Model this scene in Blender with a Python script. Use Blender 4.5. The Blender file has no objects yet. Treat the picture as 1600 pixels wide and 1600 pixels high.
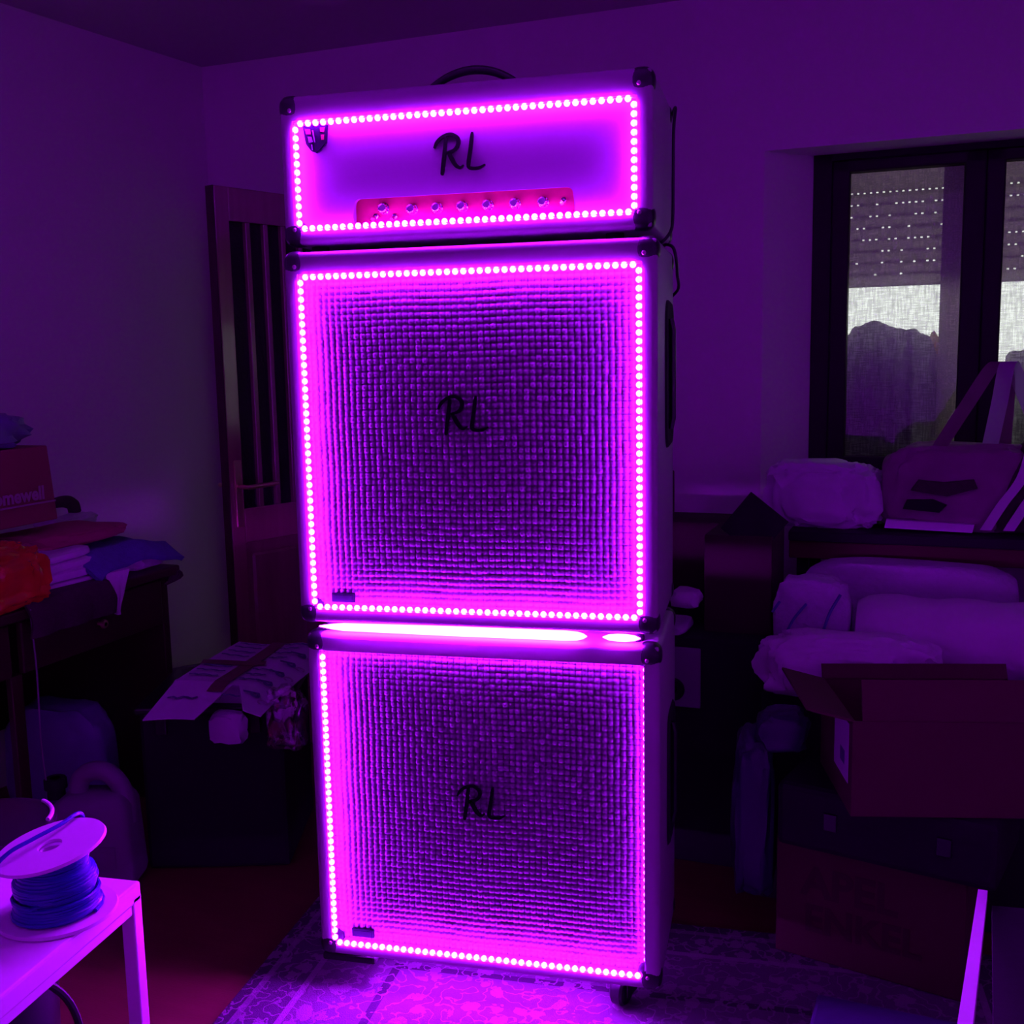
import bpy, bmesh, math, random
import numpy as np
from mathutils import Vector, Matrix, Euler, noise
R = math.radians
PI = math.pi
rnd = random.Random(7)
scene = bpy.context.scene
COL = scene.collection

# ------------------------------------------------------------------ camera
cam_d = bpy.data.cameras.new('camera')
cam = bpy.data.objects.new('camera', cam_d)
COL.objects.link(cam)
cam_d.sensor_width = 36.0
cam_d.lens = 36.0 * 1697.7 / 1600.0
cam_d.clip_start = 0.05
cam.matrix_world = Matrix((
    (0.9729566, -0.0133259, 0.2306032, 0.5934922),
    (0.2301720, 0.1397681, -0.9630606, -2.1456781),
    (-0.0193973, 0.9900946, 0.1390555, 1.4112306),
    (0, 0, 0, 1)))
scene.camera = cam

# ------------------------------------------------------------------ world, exposure
SKY = 1.9
HALL_FILL = 0.25
LED = 285.0
LED_COL = (0.37, 0.0040, 1.0)
scene.view_settings.view_transform = 'Standard'
scene.view_settings.look = 'None'
scene.view_settings.exposure = 0.0
scene.view_settings.gamma = 1.0
scene.view_settings.use_curve_mapping = False
wd = bpy.data.worlds.new('sky')
scene.world = wd
wd.use_nodes = True
bg = wd.node_tree.nodes['Background']
bg.inputs[0].default_value = (0.86, 0.95, 0.84, 1)
bg.inputs[1].default_value = SKY

# ------------------------------------------------------------------ materials
def mat(name, color, rough=0.6, metal=0.0, var=0.12, vscale=8.0, bump=0.0, bscale=60.0,
        spec=0.5, alpha=None, stretch=None, trans=0.0, coat=0.0, c2=None):
    m = bpy.data.materials.new(name)
    m.use_nodes = True
    nt = m.node_tree
    b = nt.nodes['Principled BSDF']
    b.inputs['Roughness'].default_value = rough
    b.inputs['Metallic'].default_value = metal
    b.inputs['Specular IOR Level'].default_value = spec
    b.inputs['Coat Weight'].default_value = coat
    tc = nt.nodes.new('ShaderNodeTexCoord')
    mp = nt.nodes.new('ShaderNodeMapping')
    if stretch: mp.inputs['Scale'].default_value = stretch
    nt.links.new(tc.outputs['Object'], mp.inputs['Vector'])
    nz = nt.nodes.new('ShaderNodeTexNoise')
    nz.inputs['Scale'].default_value = vscale
    nz.inputs['Detail'].default_value = 4
    nt.links.new(mp.outputs[0], nz.inputs['Vector'])
    mx = nt.nodes.new('ShaderNodeMix'); mx.data_type = 'RGBA'
    a = [max(0, c * (1 - var)) for c in color]
    z = c2 if c2 else [min(1, c * (1 + var)) for c in color]
    mx.inputs[6].default_value = (*a, 1); mx.inputs[7].default_value = (*z, 1)
    nt.links.new(nz.outputs['Fac'], mx.inputs[0])
    nt.links.new(mx.outputs[2], b.inputs['Base Color'])
    if bump:
        n2 = nt.nodes.new('ShaderNodeTexNoise'); n2.inputs['Scale'].default_value = bscale
        nt.links.new(mp.outputs[0], n2.inputs['Vector'])
        bp = nt.nodes.new('ShaderNodeBump'); bp.inputs['Strength'].default_value = bump
        bp.inputs['Distance'].default_value = 0.01
        nt.links.new(n2.outputs['Fac'], bp.inputs['Height'])
        nt.links.new(bp.outputs[0], b.inputs['Normal'])
    if alpha is not None: b.inputs['Alpha'].default_value = alpha
    if trans: b.inputs['Transmission Weight'].default_value = trans
    return m

def emit_mat(name, col, s):
    m = bpy.data.materials.new(name); m.use_nodes = True
    nt = m.node_tree; nt.nodes.clear()
    e = nt.nodes.new('ShaderNodeEmission'); o = nt.nodes.new('ShaderNodeOutputMaterial')
    e.inputs[0].default_value = (*col, 1); e.inputs[1].default_value = s
    nt.links.new(e.outputs[0], o.inputs[0])
    return m

def glass_mat(name, tint=(0.9, 0.9, 0.9), refl=0.12, rough=0.05):
    m = bpy.data.materials.new(name); m.use_nodes = True
    nt = m.node_tree; nt.nodes.clear()
    t = nt.nodes.new('ShaderNodeBsdfTransparent'); g = nt.nodes.new('ShaderNodeBsdfGlossy')
    t.inputs[0].default_value = (*tint, 1); g.inputs['Roughness'].default_value = rough
    mx = nt.nodes.new('ShaderNodeMixShader'); mx.inputs[0].default_value = refl
    o = nt.nodes.new('ShaderNodeOutputMaterial')
    nt.links.new(t.outputs[0], mx.inputs[1]); nt.links.new(g.outputs[0], mx.inputs[2])
    nt.links.new(mx.outputs[0], o.inputs[0])
    return m

def sheer_mat(name, col, open_=0.5, scale=(420, 420, 420)):
    m = bpy.data.materials.new(name); m.use_nodes = True
    nt = m.node_tree; nt.nodes.clear()
    tr = nt.nodes.new('ShaderNodeBsdfTransparent')
    d = nt.nodes.new('ShaderNodeBsdfDiffuse'); tl = nt.nodes.new('ShaderNodeBsdfTranslucent')
    d.inputs[0].default_value = (*col, 1); tl.inputs[0].default_value = (*col, 1)
    m1 = nt.nodes.new('ShaderNodeMixShader'); m1.inputs[0].default_value = 0.6
    nt.links.new(d.outputs[0], m1.inputs[1]); nt.links.new(tl.outputs[0], m1.inputs[2])
    tc = nt.nodes.new('ShaderNodeTexCoord'); mp = nt.nodes.new('ShaderNodeMapping')
    mp.inputs['Scale'].default_value = (60, 1, 7)
    mp2 = nt.nodes.new('ShaderNodeMapping'); mp2.inputs['Scale'].default_value = (9, 1, 90)
    n1 = nt.nodes.new('ShaderNodeTexNoise'); n1.inputs['Scale'].default_value = 3
    n2 = nt.nodes.new('ShaderNodeTexNoise'); n2.inputs['Scale'].default_value = 3
    nt.links.new(tc.outputs['Object'], mp.inputs[0]); nt.links.new(tc.outputs['Object'], mp2.inputs[0])
    nt.links.new(mp.outputs[0], n1.inputs['Vector']); nt.links.new(mp2.outputs[0], n2.inputs['Vector'])
    ad = nt.nodes.new('ShaderNodeMath'); ad.operation = 'ADD'
    nt.links.new(n1.outputs['Fac'], ad.inputs[0]); nt.links.new(n2.outputs['Fac'], ad.inputs[1])
    mr = nt.nodes.new('ShaderNodeMapRange')
    mr.inputs[1].default_value = 0.75; mr.inputs[2].default_value = 1.25
    mr.inputs[3].default_value = 1 - open_ - 0.22; mr.inputs[4].default_value = 1 - open_ + 0.25
    nt.links.new(ad.outputs[0], mr.inputs[0])
    mx = nt.nodes.new('ShaderNodeMixShader')
    nt.links.new(mr.outputs[0], mx.inputs[0])
    nt.links.new(tr.outputs[0], mx.inputs[1]); nt.links.new(m1.outputs[0], mx.inputs[2])
    o = nt.nodes.new('ShaderNodeOutputMaterial'); nt.links.new(mx.outputs[0], o.inputs[0])
    return m

def stripe_cloth(name, base, stripe, scale, width=0.25, axis='X', rough=0.9):
    m = mat(name, base, rough, var=0.05, bump=0.3, bscale=90)
    nt = m.node_tree; b = nt.nodes['Principled BSDF']
    tc = nt.nodes.new('ShaderNodeTexCoord'); sp = nt.nodes.new('ShaderNodeSeparateXYZ')
    nt.links.new(tc.outputs['Object'], sp.inputs[0])
    mu = nt.nodes.new('ShaderNodeMath'); mu.operation = 'MULTIPLY'; mu.inputs[1].default_value = scale
    nt.links.new(sp.outputs[axis], mu.inputs[0])
    fr = nt.nodes.new('ShaderNodeMath'); fr.operation = 'FRACT'; nt.links.new(mu.outputs[0], fr.inputs[0])
    lt = nt.nodes.new('ShaderNodeMath'); lt.operation = 'LESS_THAN'; lt.inputs[1].default_value = width
    nt.links.new(fr.outputs[0], lt.inputs[0])
    mx = nt.nodes.new('ShaderNodeMix'); mx.data_type = 'RGBA'
    mx.inputs[6].default_value = (*base, 1); mx.inputs[7].default_value = (*stripe, 1)
    nt.links.new(lt.outputs[0], mx.inputs[0]); nt.links.new(mx.outputs[2], b.inputs['Base Color'])
    return m

def wood_mat(name, c1, c2, rough=0.4, scale=3.0, stretch=(1, 12, 12)):
    return mat(name, c1, rough, var=0.0, vscale=scale, bump=0.08, bscale=30, stretch=stretch, c2=c2)

M = {}
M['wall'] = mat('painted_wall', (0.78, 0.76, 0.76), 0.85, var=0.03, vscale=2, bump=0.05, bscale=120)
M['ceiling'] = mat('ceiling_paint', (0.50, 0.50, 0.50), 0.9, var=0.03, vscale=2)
M['tolex'] = mat('white_vinyl', (0.36, 0.35, 0.36), 0.42, var=0.03, vscale=30, bump=0.10, bscale=700)
M['baffle'] = mat('white_front_board', (0.095, 0.093, 0.095), 0.5, var=0.02, vscale=20, bump=0.03, bscale=500)
M['cloth'] = mat('woven_grille_cloth', (0.105, 0.102, 0.105), 0.48, var=0.25, vscale=90, spec=0.6)
M['black'] = mat('black_plastic', (0.012, 0.012, 0.014), 0.32, var=0.1)
M['blackm'] = mat('black_matt', (0.005, 0.005, 0.006), 0.8, var=0.2, bump=0.1)
M['blackink'] = mat('black_lettering', (0.002, 0.002, 0.002), 0.9, var=0.1, spec=0.05)
M['chrome'] = mat('chrome', (0.8, 0.8, 0.82), 0.15, metal=1.0, var=0.02)
M['gold'] = mat('copper_gold_panel', (0.20, 0.015, 0.03), 0.5, metal=0.3, var=0.08, vscale=20)
M['rivet'] = mat('steel_rivet', (0.5, 0.42, 0.42), 0.3, metal=0.9, var=0.05)
M['badge'] = mat('dark_metal_badge', (0.006, 0.004, 0.010), 0.9, var=0.3, vscale=80, spec=0.03)
M['badgered'] = mat('red_badge_facet', (0.12, 0.003, 0.004), 0.8, var=0.2, vscale=80)
M['badgesilver'] = mat('silver_badge_facet', (0.10, 0.09, 0.10), 0.4, metal=0.2, var=0.1)
M['tape'] = mat('led_tape_backing', (0.75, 0.7, 0.75), 0.5, var=0.02)
M['led'] = emit_mat('led_light', LED_COL, LED)
M['door'] = wood_mat('brown_varnished_wood', (0.26, 0.14, 0.10), (0.38, 0.22, 0.16), 0.27, 3, (14, 14, 1))
M['door'].node_tree.nodes['Principled BSDF'].inputs['Coat Weight'].default_value = 1.0
M['door'].node_tree.nodes['Principled BSDF'].inputs['Coat Roughness'].default_value = 0.12
M['door'].node_tree.nodes['Principled BSDF'].inputs['Coat IOR'].default_value = 2.6
M['winframe'] = wood_mat('dark_brown_frame', (0.004, 0.0025, 0.0025), (0.007, 0.004, 0.004), 0.6, 3)
M['dresser'] = wood_mat('dark_desk_wood', (0.035, 0.016, 0.012), (0.06, 0.028, 0.02), 0.35, 3, (2, 14, 14))
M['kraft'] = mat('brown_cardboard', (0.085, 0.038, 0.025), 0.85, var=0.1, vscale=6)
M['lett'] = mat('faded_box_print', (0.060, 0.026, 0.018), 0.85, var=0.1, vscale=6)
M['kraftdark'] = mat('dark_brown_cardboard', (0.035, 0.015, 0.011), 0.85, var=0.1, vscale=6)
M['redbox'] = mat('dark_red_board', (0.07, 0.012, 0.010), 0.7, var=0.1, vscale=6)
M['white'] = mat('white_paint', (0.80, 0.78, 0.80), 0.35, var=0.02)
M['whitecloth'] = mat('white_cotton', (0.62, 0.60, 0.64), 0.95, var=0.10, vscale=12, bump=0.5, bscale=25)
M['whitebag'] = mat('white_plastic_bag', (0.62, 0.60, 0.66), 0.55, var=0.08, vscale=10, bump=0.3, bscale=18)
M['bluecloth'] = mat('blue_towel', (0.10, 0.09, 0.32), 0.95, var=0.3, vscale=30, bump=0.6, bscale=200)
M['pinkcloth'] = mat('pink_cotton', (0.42, 0.05, 0.14), 0.95, var=0.15, vscale=10, bump=0.3, bscale=40)
M['darkcloth'] = mat('dark_purple_knit', (0.06, 0.022, 0.04), 0.95, var=0.2, vscale=30, bump=0.4, bscale=120)
M['paperbag'] = mat('brown_red_paper', (0.33, 0.10, 0.10), 0.75, var=0.12, vscale=5)
M['paperink'] = mat('pale_print', (0.50, 0.30, 0.40), 0.7, var=0.05)
M['orange'] = mat('orange_plastic_film', (0.55, 0.07, 0.015), 0.18, var=0.35, vscale=18, bump=0.6, bscale=16, coat=0.5)
M['paper'] = mat('white_printed_card', (0.55, 0.52, 0.60), 0.7, var=0.06, vscale=9)
M['ink'] = mat('purple_print', (0.10, 0.07, 0.22), 0.7, var=0.1)
M['inkpale'] = mat('pale_red_print', (0.42, 0.28, 0.42), 0.7, var=0.1)
M['brown_tape'] = mat('brown_parcel_tape', (0.14, 0.06, 0.05), 0.35, var=0.05)
M['clear'] = glass_mat('clear_film', (0.90, 0.90, 0.92), 0.30, 0.08)
M['jerry'] = mat('grey_white_canister', (0.22, 0.20, 0.24), 0.55, var=0.05)
M['bluewire'] = mat('blue_wire_sheath', (0.012, 0.015, 0.30), 0.35, var=0.1)
M['flange'] = mat('white_spool_plastic', (0.74, 0.70, 0.76), 0.45, var=0.03)
M['glassdoor'] = mat('dark_door_glass', (0.006, 0.005, 0.007), 0.25, var=0.1, bump=0.2, bscale=90)
M['glass'] = glass_mat('window_glass', (0.85, 0.84, 0.85), 0.06, 0.02)
M['frost'] = sheer_mat('frosted_pane', (0.7, 0.65, 0.5), 0.2)
M['sheer'] = sheer_mat('sheer_curtain_cloth', (0.50, 0.47, 0.50), 0.58)
M['shutter'] = mat('grey_shutter_plastic', (0.45, 0.42, 0.40), 0.6, var=0.04)
_nt = M['shutter'].node_tree; _tl = _nt.nodes.new('ShaderNodeBsdfTranslucent'); _tl.inputs[0].default_value = (0.55, 0.48, 0.50, 1)
_ms = _nt.nodes.new('ShaderNodeMixShader'); _ms.inputs[0].default_value = 0.62
_nt.links.new(_nt.nodes['Principled BSDF'].outputs[0], _ms.inputs[1]); _nt.links.new(_tl.outputs[0], _ms.inputs[2])
_nt.links.new(_ms.outputs[0], _nt.nodes['Material Output'].inputs[0])
M['brass'] = mat('worn_brass', (0.75, 0.62, 0.35), 0.28, metal=0.9, var=0.05)
M['sack'] = mat('dusky_sack', (0.20, 0.16, 0.22), 0.8, var=0.15, vscale=5, bump=0.4, bscale=10)
M['tan'] = mat('tan_sack', (0.45, 0.25, 0.16), 0.8, var=0.3, vscale=12, bump=0.4, bscale=10)
M['tote'] = mat('printed_tote', (0.30, 0.14, 0.24), 0.8, var=0.45, vscale=7, bump=0.2, bscale=20)
M['darkfilm'] = mat('dusky_bluish_film', (0.05, 0.042, 0.10), 0.45, var=0.2, vscale=10, bump=0.5, bscale=14)
M['bluefilm'] = mat('bluish_plastic_bag', (0.22, 0.20, 0.42), 0.4, var=0.2, vscale=10, bump=0.5, bscale=14)
M['stripebag'] = stripe_cloth('striped_bag_side', (0.10, 0.05, 0.16), (0.48, 0.40, 0.55), 18.0, 0.42, 'X')
M['towel'] = mat('white_towel', (0.50, 0.47, 0.56), 0.95, var=0.10, vscale=14, bump=0.6, bscale=60)
M['towelblue'] = mat('blue_towel_band', (0.10, 0.08, 0.34), 0.95, var=0.1)

def rug_material():
    m = bpy.data.materials.new('patterned_rug'); m.use_nodes = True
    nt = m.node_tree; b = nt.nodes['Principled BSDF']; b.inputs['Roughness'].default_value = 0.95
    N = nt.nodes.new; L = nt.links.new
    tc = N('ShaderNodeTexCoord')
    # warped coordinates for scrolls and flowers
    nz = N('ShaderNodeTexNoise'); nz.inputs['Scale'].default_value = 14; L(tc.outputs['Object'], nz.inputs['Vector'])
    mxv = N('ShaderNodeMix'); mxv.data_type = 'VECTOR'; mxv.inputs[0].default_value = 0.035
    L(tc.outputs['Object'], mxv.inputs[4]); L(nz.outputs['Color'], mxv.inputs[5])
    vo = N('ShaderNodeTexVoronoi'); vo.inputs['Scale'].default_value = 21; L(mxv.outputs[1], vo.inputs['Vector'])
    vo2 = N('ShaderNodeTexNoise'); vo2.inputs['Scale'].default_value = 27; vo2.inputs['Detail'].default_value = 1.5
    L(tc.outputs['Object'], vo2.inputs['Vector'])
    va = N('ShaderNodeMath'); va.operation = 'SUBTRACT'; va.inputs[1].default_value = 0.5; L(vo2.outputs['Fac'], va.inputs[0])
    vb = N('ShaderNodeMath'); vb.operation = 'ABSOLUTE'; L(va.outputs[0], vb.inputs[0])
    # petals: modulate the distance with small-scale noise
    n3 = N('ShaderNodeTexNoise'); n3.inputs['Scale'].default_value = 75; L(tc.outputs['Object'], n3.inputs['Vector'])
    ad = N('ShaderNodeMath'); ad.operation = 'MULTIPLY_ADD'; ad.inputs[1].default_value = 0.55
    L(n3.outputs['Fac'], ad.inputs[0]); L(vo.outputs['Distance'], ad.inputs[2])
    fl = N('ShaderNodeMath'); fl.operation = 'LESS_THAN'; fl.inputs[1].default_value = 0.62; L(ad.outputs[0], fl.inputs[0])
    vine = N('ShaderNodeMath'); vine.operation = 'LESS_THAN'; vine.inputs[1].default_value = 0.022; L(vb.outputs[0], vine.inputs[0])
    mxa = N('ShaderNodeMath'); mxa.operation = 'MAXIMUM'; L(fl.outputs[0], mxa.inputs[0]); L(vine.outputs[0], mxa.inputs[1])
    # bands measured from the rug edge (object space, half sizes HX, HY)
    sp = N('ShaderNodeSeparateXYZ'); L(tc.outputs['Object'], sp.inputs[0])
    def edge(axis, half):
        a = N('ShaderNodeMath'); a.operation = 'ABSOLUTE'; L(sp.outputs[axis], a.inputs[0])
        s = N('ShaderNodeMath'); s.operation = 'SUBTRACT'; s.inputs[0].default_value = half; L(a.outputs[0], s.inputs[1])
        return s
    ex, ey = edge('X', RUG[2]), edge('Y', RUG[3])
    mn = N('ShaderNodeMath'); mn.operation = 'MINIMUM'; L(ex.outputs[0], mn.inputs[0]); L(ey.outputs[0], mn.inputs[1])
    rp = N('ShaderNodeValToRGB'); rp.color_ramp.interpolation = 'CONSTANT'
    mr = N('ShaderNodeMapRange'); mr.inputs[1].default_value = 0; mr.inputs[2].default_value = 0.5; L(mn.outputs[0], mr.inputs[0])
    L(mr.outputs[0], rp.inputs[0])
    els = rp.color_ramp.elements
    els[0].position = 0.0; els[0].color = (0.05, 0.04, 0.055, 1)
    els[1].position = 0.06; els[1].color = (0.18, 0.15, 0.18, 1)
    for pos, c in ((0.09, (0.08, 0.065, 0.09)), (0.26, (0.25, 0.21, 0.24)), (0.29, (0.13, 0.11, 0.135)), (0.62, (0.045, 0.035, 0.05)), (0.66, (0.14, 0.115, 0.14))):
        e = els.new(pos); e.color = (*c, 1)
    mc = N('ShaderNodeMix'); mc.data_type = 'RGBA'
    sc = N('ShaderNodeMath'); sc.operation = 'MULTIPLY'; sc.inputs[1].default_value = 0.6; L(mxa.outputs[0], sc.inputs[0])
    L(sc.outputs[0], mc.inputs[0]); L(rp.outputs[0], mc.inputs[6]); mc.inputs[7].default_value = (0.30, 0.25, 0.28, 1)
    L(mc.outputs[2], b.inputs['Base Color'])
    bp = N('ShaderNodeBump'); bp.inputs['Strength'].default_value = 0.6; bp.inputs['Distance'].default_value = 0.004
    n4 = N('ShaderNodeTexNoise'); n4.inputs['Scale'].default_value = 350; L(tc.outputs['Object'], n4.inputs['Vector'])
    L(n4.outputs['Fac'], bp.inputs['Height']); L(bp.outputs[0], b.inputs['Normal'])
    return m

# ------------------------------------------------------------------ helpers
def tag(o, label=None, cat=None, group=None, kind=None):
    if label: o['label'] = label
    if cat: o['category'] = cat
    if group: o['group'] = group
    if kind: o['kind'] = kind
    return o

def empty(name, label, cat, loc=(0, 0, 0), rz=0, group=None):
    o = bpy.data.objects.new(name, None); COL.objects.link(o)
    o.location = loc; o.rotation_euler = (0, 0, rz); o.empty_display_size = 0.05
    return tag(o, label, cat, group)

def obj(name, bm, m, parent=None, smooth=False, loc=None, rot=None):
    if isinstance(bm, bmesh.types.BMesh):
        me = bpy.data.meshes.new(name)
        bmesh.ops.recalc_face_normals(bm, faces=bm.faces[:])
        bm.to_mesh(me); bm.free()
    else:
        me = bm
    if m and not me.materials: me.materials.append(m)
    if smooth:
        for p in me.polygons: p.use_smooth = True
        try: me.set_sharp_from_angle(angle=R(40))
        except Exception: pass
    o = bpy.data.objects.new(name, me); COL.objects.link(o)
    if parent: o.parent = parent
    if loc is not None: o.location = loc
    if rot is not None: o.rotation_euler = rot
    return o

def struct(name, bm, m, parent=None, **k):
    o = obj(name, bm, m, parent, **k)
    if parent is None: o['kind'] = 'structure'
    return o

def add_box(bm, x0, x1, y0, y1, z0, z1, bevel=0.0, seg=2, mtx=None):
    r = bmesh.ops.create_cube(bm, size=1.0)
    vs = r['verts']
    for v in vs:
        v.co = Vector(((x0 + x1) / 2 + v.co.x * (x1 - x0), (y0 + y1) / 2 + v.co.y * (y1 - y0), (z0 + z1) / 2 + v.co.z * (z1 - z0)))
    if bevel:
        es = list({e for v in vs for e in v.link_edges})
        rr = bmesh.ops.bevel(bm, geom=es, offset=bevel, segments=seg, affect='EDGES', profile=0.5)
        vs = list({v for f in rr['faces'] for v in f.verts} | {v for v in vs if v.is_valid})
    if mtx is not None:
        for v in vs: v.co = mtx @ v.co
    return vs

def box(x0, x1, y0, y1, z0, z1, bevel=0.0, seg=2):
    bm = bmesh.new(); add_box(bm, x0, x1, y0, y1, z0, z1, bevel, seg); return bm

def add_tube(bm, pts, r, seg=10, cap=True):
    pts = [Vector(p) for p in pts]
    n = len(pts)
    rs = r if isinstance(r, (list, tuple)) else [r] * n
    rings = []
    up = None
    for i, p in enumerate(pts):
        t = (pts[min(i + 1, n - 1)] - pts[max(i - 1, 0)]).normalized()
        if up is None:
            up = t.orthogonal().normalized()
        else:
            up = (up - t * up.dot(t))
            up = up.normalized() if up.length > 1e-6 else t.orthogonal().normalized()
        s = t.cross(up)
        rings.append([bm.verts.new(p + (up * math.cos(a) + s * math.sin(a)) * rs[i]) for a in [2 * PI * k / seg for k in range(seg)]])
    for a, b in zip(rings, rings[1:]):
        for k in range(seg):
            bm.faces.new((a[k], a[(k + 1) % seg], b[(k + 1) % seg], b[k]))
    if cap:
        bm.faces.new(rings[0][::-1]); bm.faces.new(rings[-1])
    return bm

def curve_pts(ctrl, n=24):
    """Catmull-Rom through control points"""
    P = [Vector(c) for c in ctrl]
    P = [P[0] * 2 - P[1]] + P + [P[-1] * 2 - P[-2]]
    out = []
    for i in range(1, len(P) - 2):
        for k in range(n):
            t = k / n
            a, b, c, d = P[i - 1], P[i], P[i + 1], P[i + 2]
            out.append(0.5 * ((2 * b) + (c - a) * t + (2 * a - 5 * b + 4 * c - d) * t * t + (3 * b - a - 3 * c + d) * t ** 3))
    out.append(P[-2])
    return out

def lathe(bm, prof, seg=32, c=(0, 0, 0), axis='Z', ring=False):
    rings = []
    for r, z in prof:
        ring = []
        for k in range(seg):
            a = 2 * PI * k / seg
            if axis == 'Z': v = Vector((r * math.cos(a), r * math.sin(a), z))
            elif axis == 'Y': v = Vector((r * math.cos(a), z, r * math.sin(a)))
            else: v = Vector((z, r * math.cos(a), r * math.sin(a)))
            ring.append(bm.verts.new(v + Vector(c)))
        rings.append(ring)
    for a, b in zip(rings, rings[1:]):
        for k in range(seg):
            bm.faces.new((a[k], a[(k + 1) % seg], b[(k + 1) % seg], b[k]))
    if ring:
        for k in range(seg): bm.faces.new((rings[-1][k], rings[-1][(k + 1) % seg], rings[0][(k + 1) % seg], rings[0][k]))
    else:
        if prof[0][0] > 1e-6: bm.faces.new(rings[0])
        if prof[-1][0] > 1e-6: bm.faces.new(rings[-1][::-1])
    bmesh.ops.remove_doubles(bm, verts=bm.verts[:], dist=1e-6)
    return bm

def blob(size, seed=0, amp=0.08, freq=2.5, power=0.7, sub=4, flat_bottom=True, folds=0.0, ffreq=9.0, ridge=False):
    """a lumpy cloth / sack shape resting on z=0"""
    bm = bmesh.new()
    bmesh.ops.create_icosphere(bm, subdivisions=sub, radius=1.0)
    off = Vector((seed * 7.3, seed * 3.1, seed * 1.7))
    for v in bm.verts:
        d = v.co.normalized()
        q = Vector([math.copysign(abs(c) ** power, c) for c in d])
        k = 1 + amp * noise.noise(d * freq + off) * 2
        if folds:
            s = noise.noise(Vector((d.x * ffreq, d.y * ffreq, d.z * 1.5)) + off)
            k += folds * ((1 - abs(s) * 2) if ridge else s)
        p = Vector((q.x * size[0] / 2, q.y * size[1] / 2, q.z * size[2] / 2)) * k
        if flat_bottom: p.z = max(p.z, -size[2] / 2 * 0.93)
        v.co = p + Vector((0, 0, size[2] / 2 * 0.93))
    return bm

def sheet(x0, x1, y0, y1, fn, nx=24, ny=24, thick=0.003):
    """cloth sheet, z = fn(s,t)->Vector offset, with thickness"""
    bm = bmesh.new()
    g = [[None] * (ny + 1) for _ in range(nx + 1)]
    for i in range(nx + 1):
        for j in range(ny + 1):
            s, t = i / nx, j / ny
            g[i][j] = bm.verts.new(Vector((x0 + (x1 - x0) * s, y0 + (y1 - y0) * t, 0)) + fn(s, t))
    for i in range(nx):
        for j in range(ny):
            bm.faces.new((g[i][j], g[i + 1][j], g[i + 1][j + 1], g[i][j + 1]))
    bmesh.ops.recalc_face_normals(bm, faces=bm.faces[:])
    bmesh.ops.solidify(bm, geom=bm.faces[:], thickness=thick)
    return bm

def prism(poly, y0, y1, bevel=0.0):
    """poly in (x,z), extruded along y"""
    bm = bmesh.new()
    a = [bm.verts.new((x, y0, z)) for x, z in poly]
    b = [bm.verts.new((x, y1, z)) for x, z in poly]
    n = len(poly)
    bm.faces.new(a); bm.faces.new(b[::-1])
    for k in range(n): bm.faces.new((a[k], b[k], b[(k + 1) % n], a[(k + 1) % n]))
    if bevel:
        es = [e for e in bm.edges if abs(e.verts[0].co.y - y0) < 1e-6 and abs(e.verts[1].co.y - y0) < 1e-6]
        bmesh.ops.bevel(bm, geom=es, offset=bevel, segments=2, affect='EDGES')
    return bm

def text_mesh(s, size, depth=0.0005, shear=0.0):
    cu = bpy.data.curves.new('print', 'FONT'); cu.body = s; cu.size = size; cu.extrude = depth; cu.shear = shear
    cu.align_x = 'CENTER'; cu.align_y = 'CENTER'; cu.resolution_u = 3; cu.offset = size * 0.03
    o = bpy.data.objects.new('print', cu); COL.objects.link(o)
    bpy.context.view_layer.update()
    me = bpy.data.meshes.new_from_object(o.evaluated_get(bpy.context.evaluated_depsgraph_get()))
    bpy.data.objects.remove(o); me.name = 'print'
    return me

# ------------------------------------------------------------------ the room
CORNER = Vector((-1.655, 2.029, 0))
A = R(-8)
U = Vector((math.cos(A), math.sin(A), 0)); NN = Vector((-math.sin(A), math.cos(A), 0))
HC = 2.6
def W(u, w, z): return CORNER + U * u + NN * w + Vector((0, 0, z))
def wall_obj(name, bm, m, parent=None, **k):
    o = struct(name, bm, m, parent, **k)
    if parent is None:
        o.location = CORNER; o.rotation_euler = (0, 0, A)
    return o
# openings: doorway u .02-.76 and side light u .82-1.55 (z to 2.02); window u 2.238-4.0, z .92-2.085
bm = bmesh.new()
T = 0.25
add_box(bm, -0.30, 0.02, 0, T, 0, HC)
add_box(bm, 0.02, 1.60, 0, T, 2.05, HC)
add_box(bm, 1.60, 2.238, 0, T, 0, HC)
add_box(bm, 2.238, 3.86, 0, T, 2.085, HC)
add_box(bm, 2.238, 3.86, 0, T, 0, 0.93)
add_box(bm, 3.86, 4.3, 0, T, 0, HC)
# splayed reveal of the window recess
for u0, u1 in ((2.238, 2.40), (3.86, 3.70)):
    v = [bm.verts.new(c) for c in ((u0, 0, .93), (u1, .2, .93), (u0, .2, .93), (u0, 0, 2.085), (u1, .2, 2.085), (u0, .2, 2.085))]
    bm.faces.new((v[0], v[1], v[2])); bm.faces.new((v[3], v[5], v[4])); bm.faces.new((v[0], v[3], v[4], v[1]))
    bm.faces.new((v[1], v[4], v[5], v[2])); bm.faces.new((v[2], v[5], v[3], v[0]))
wall_obj('wall_back', bm, M['wall'])

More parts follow.
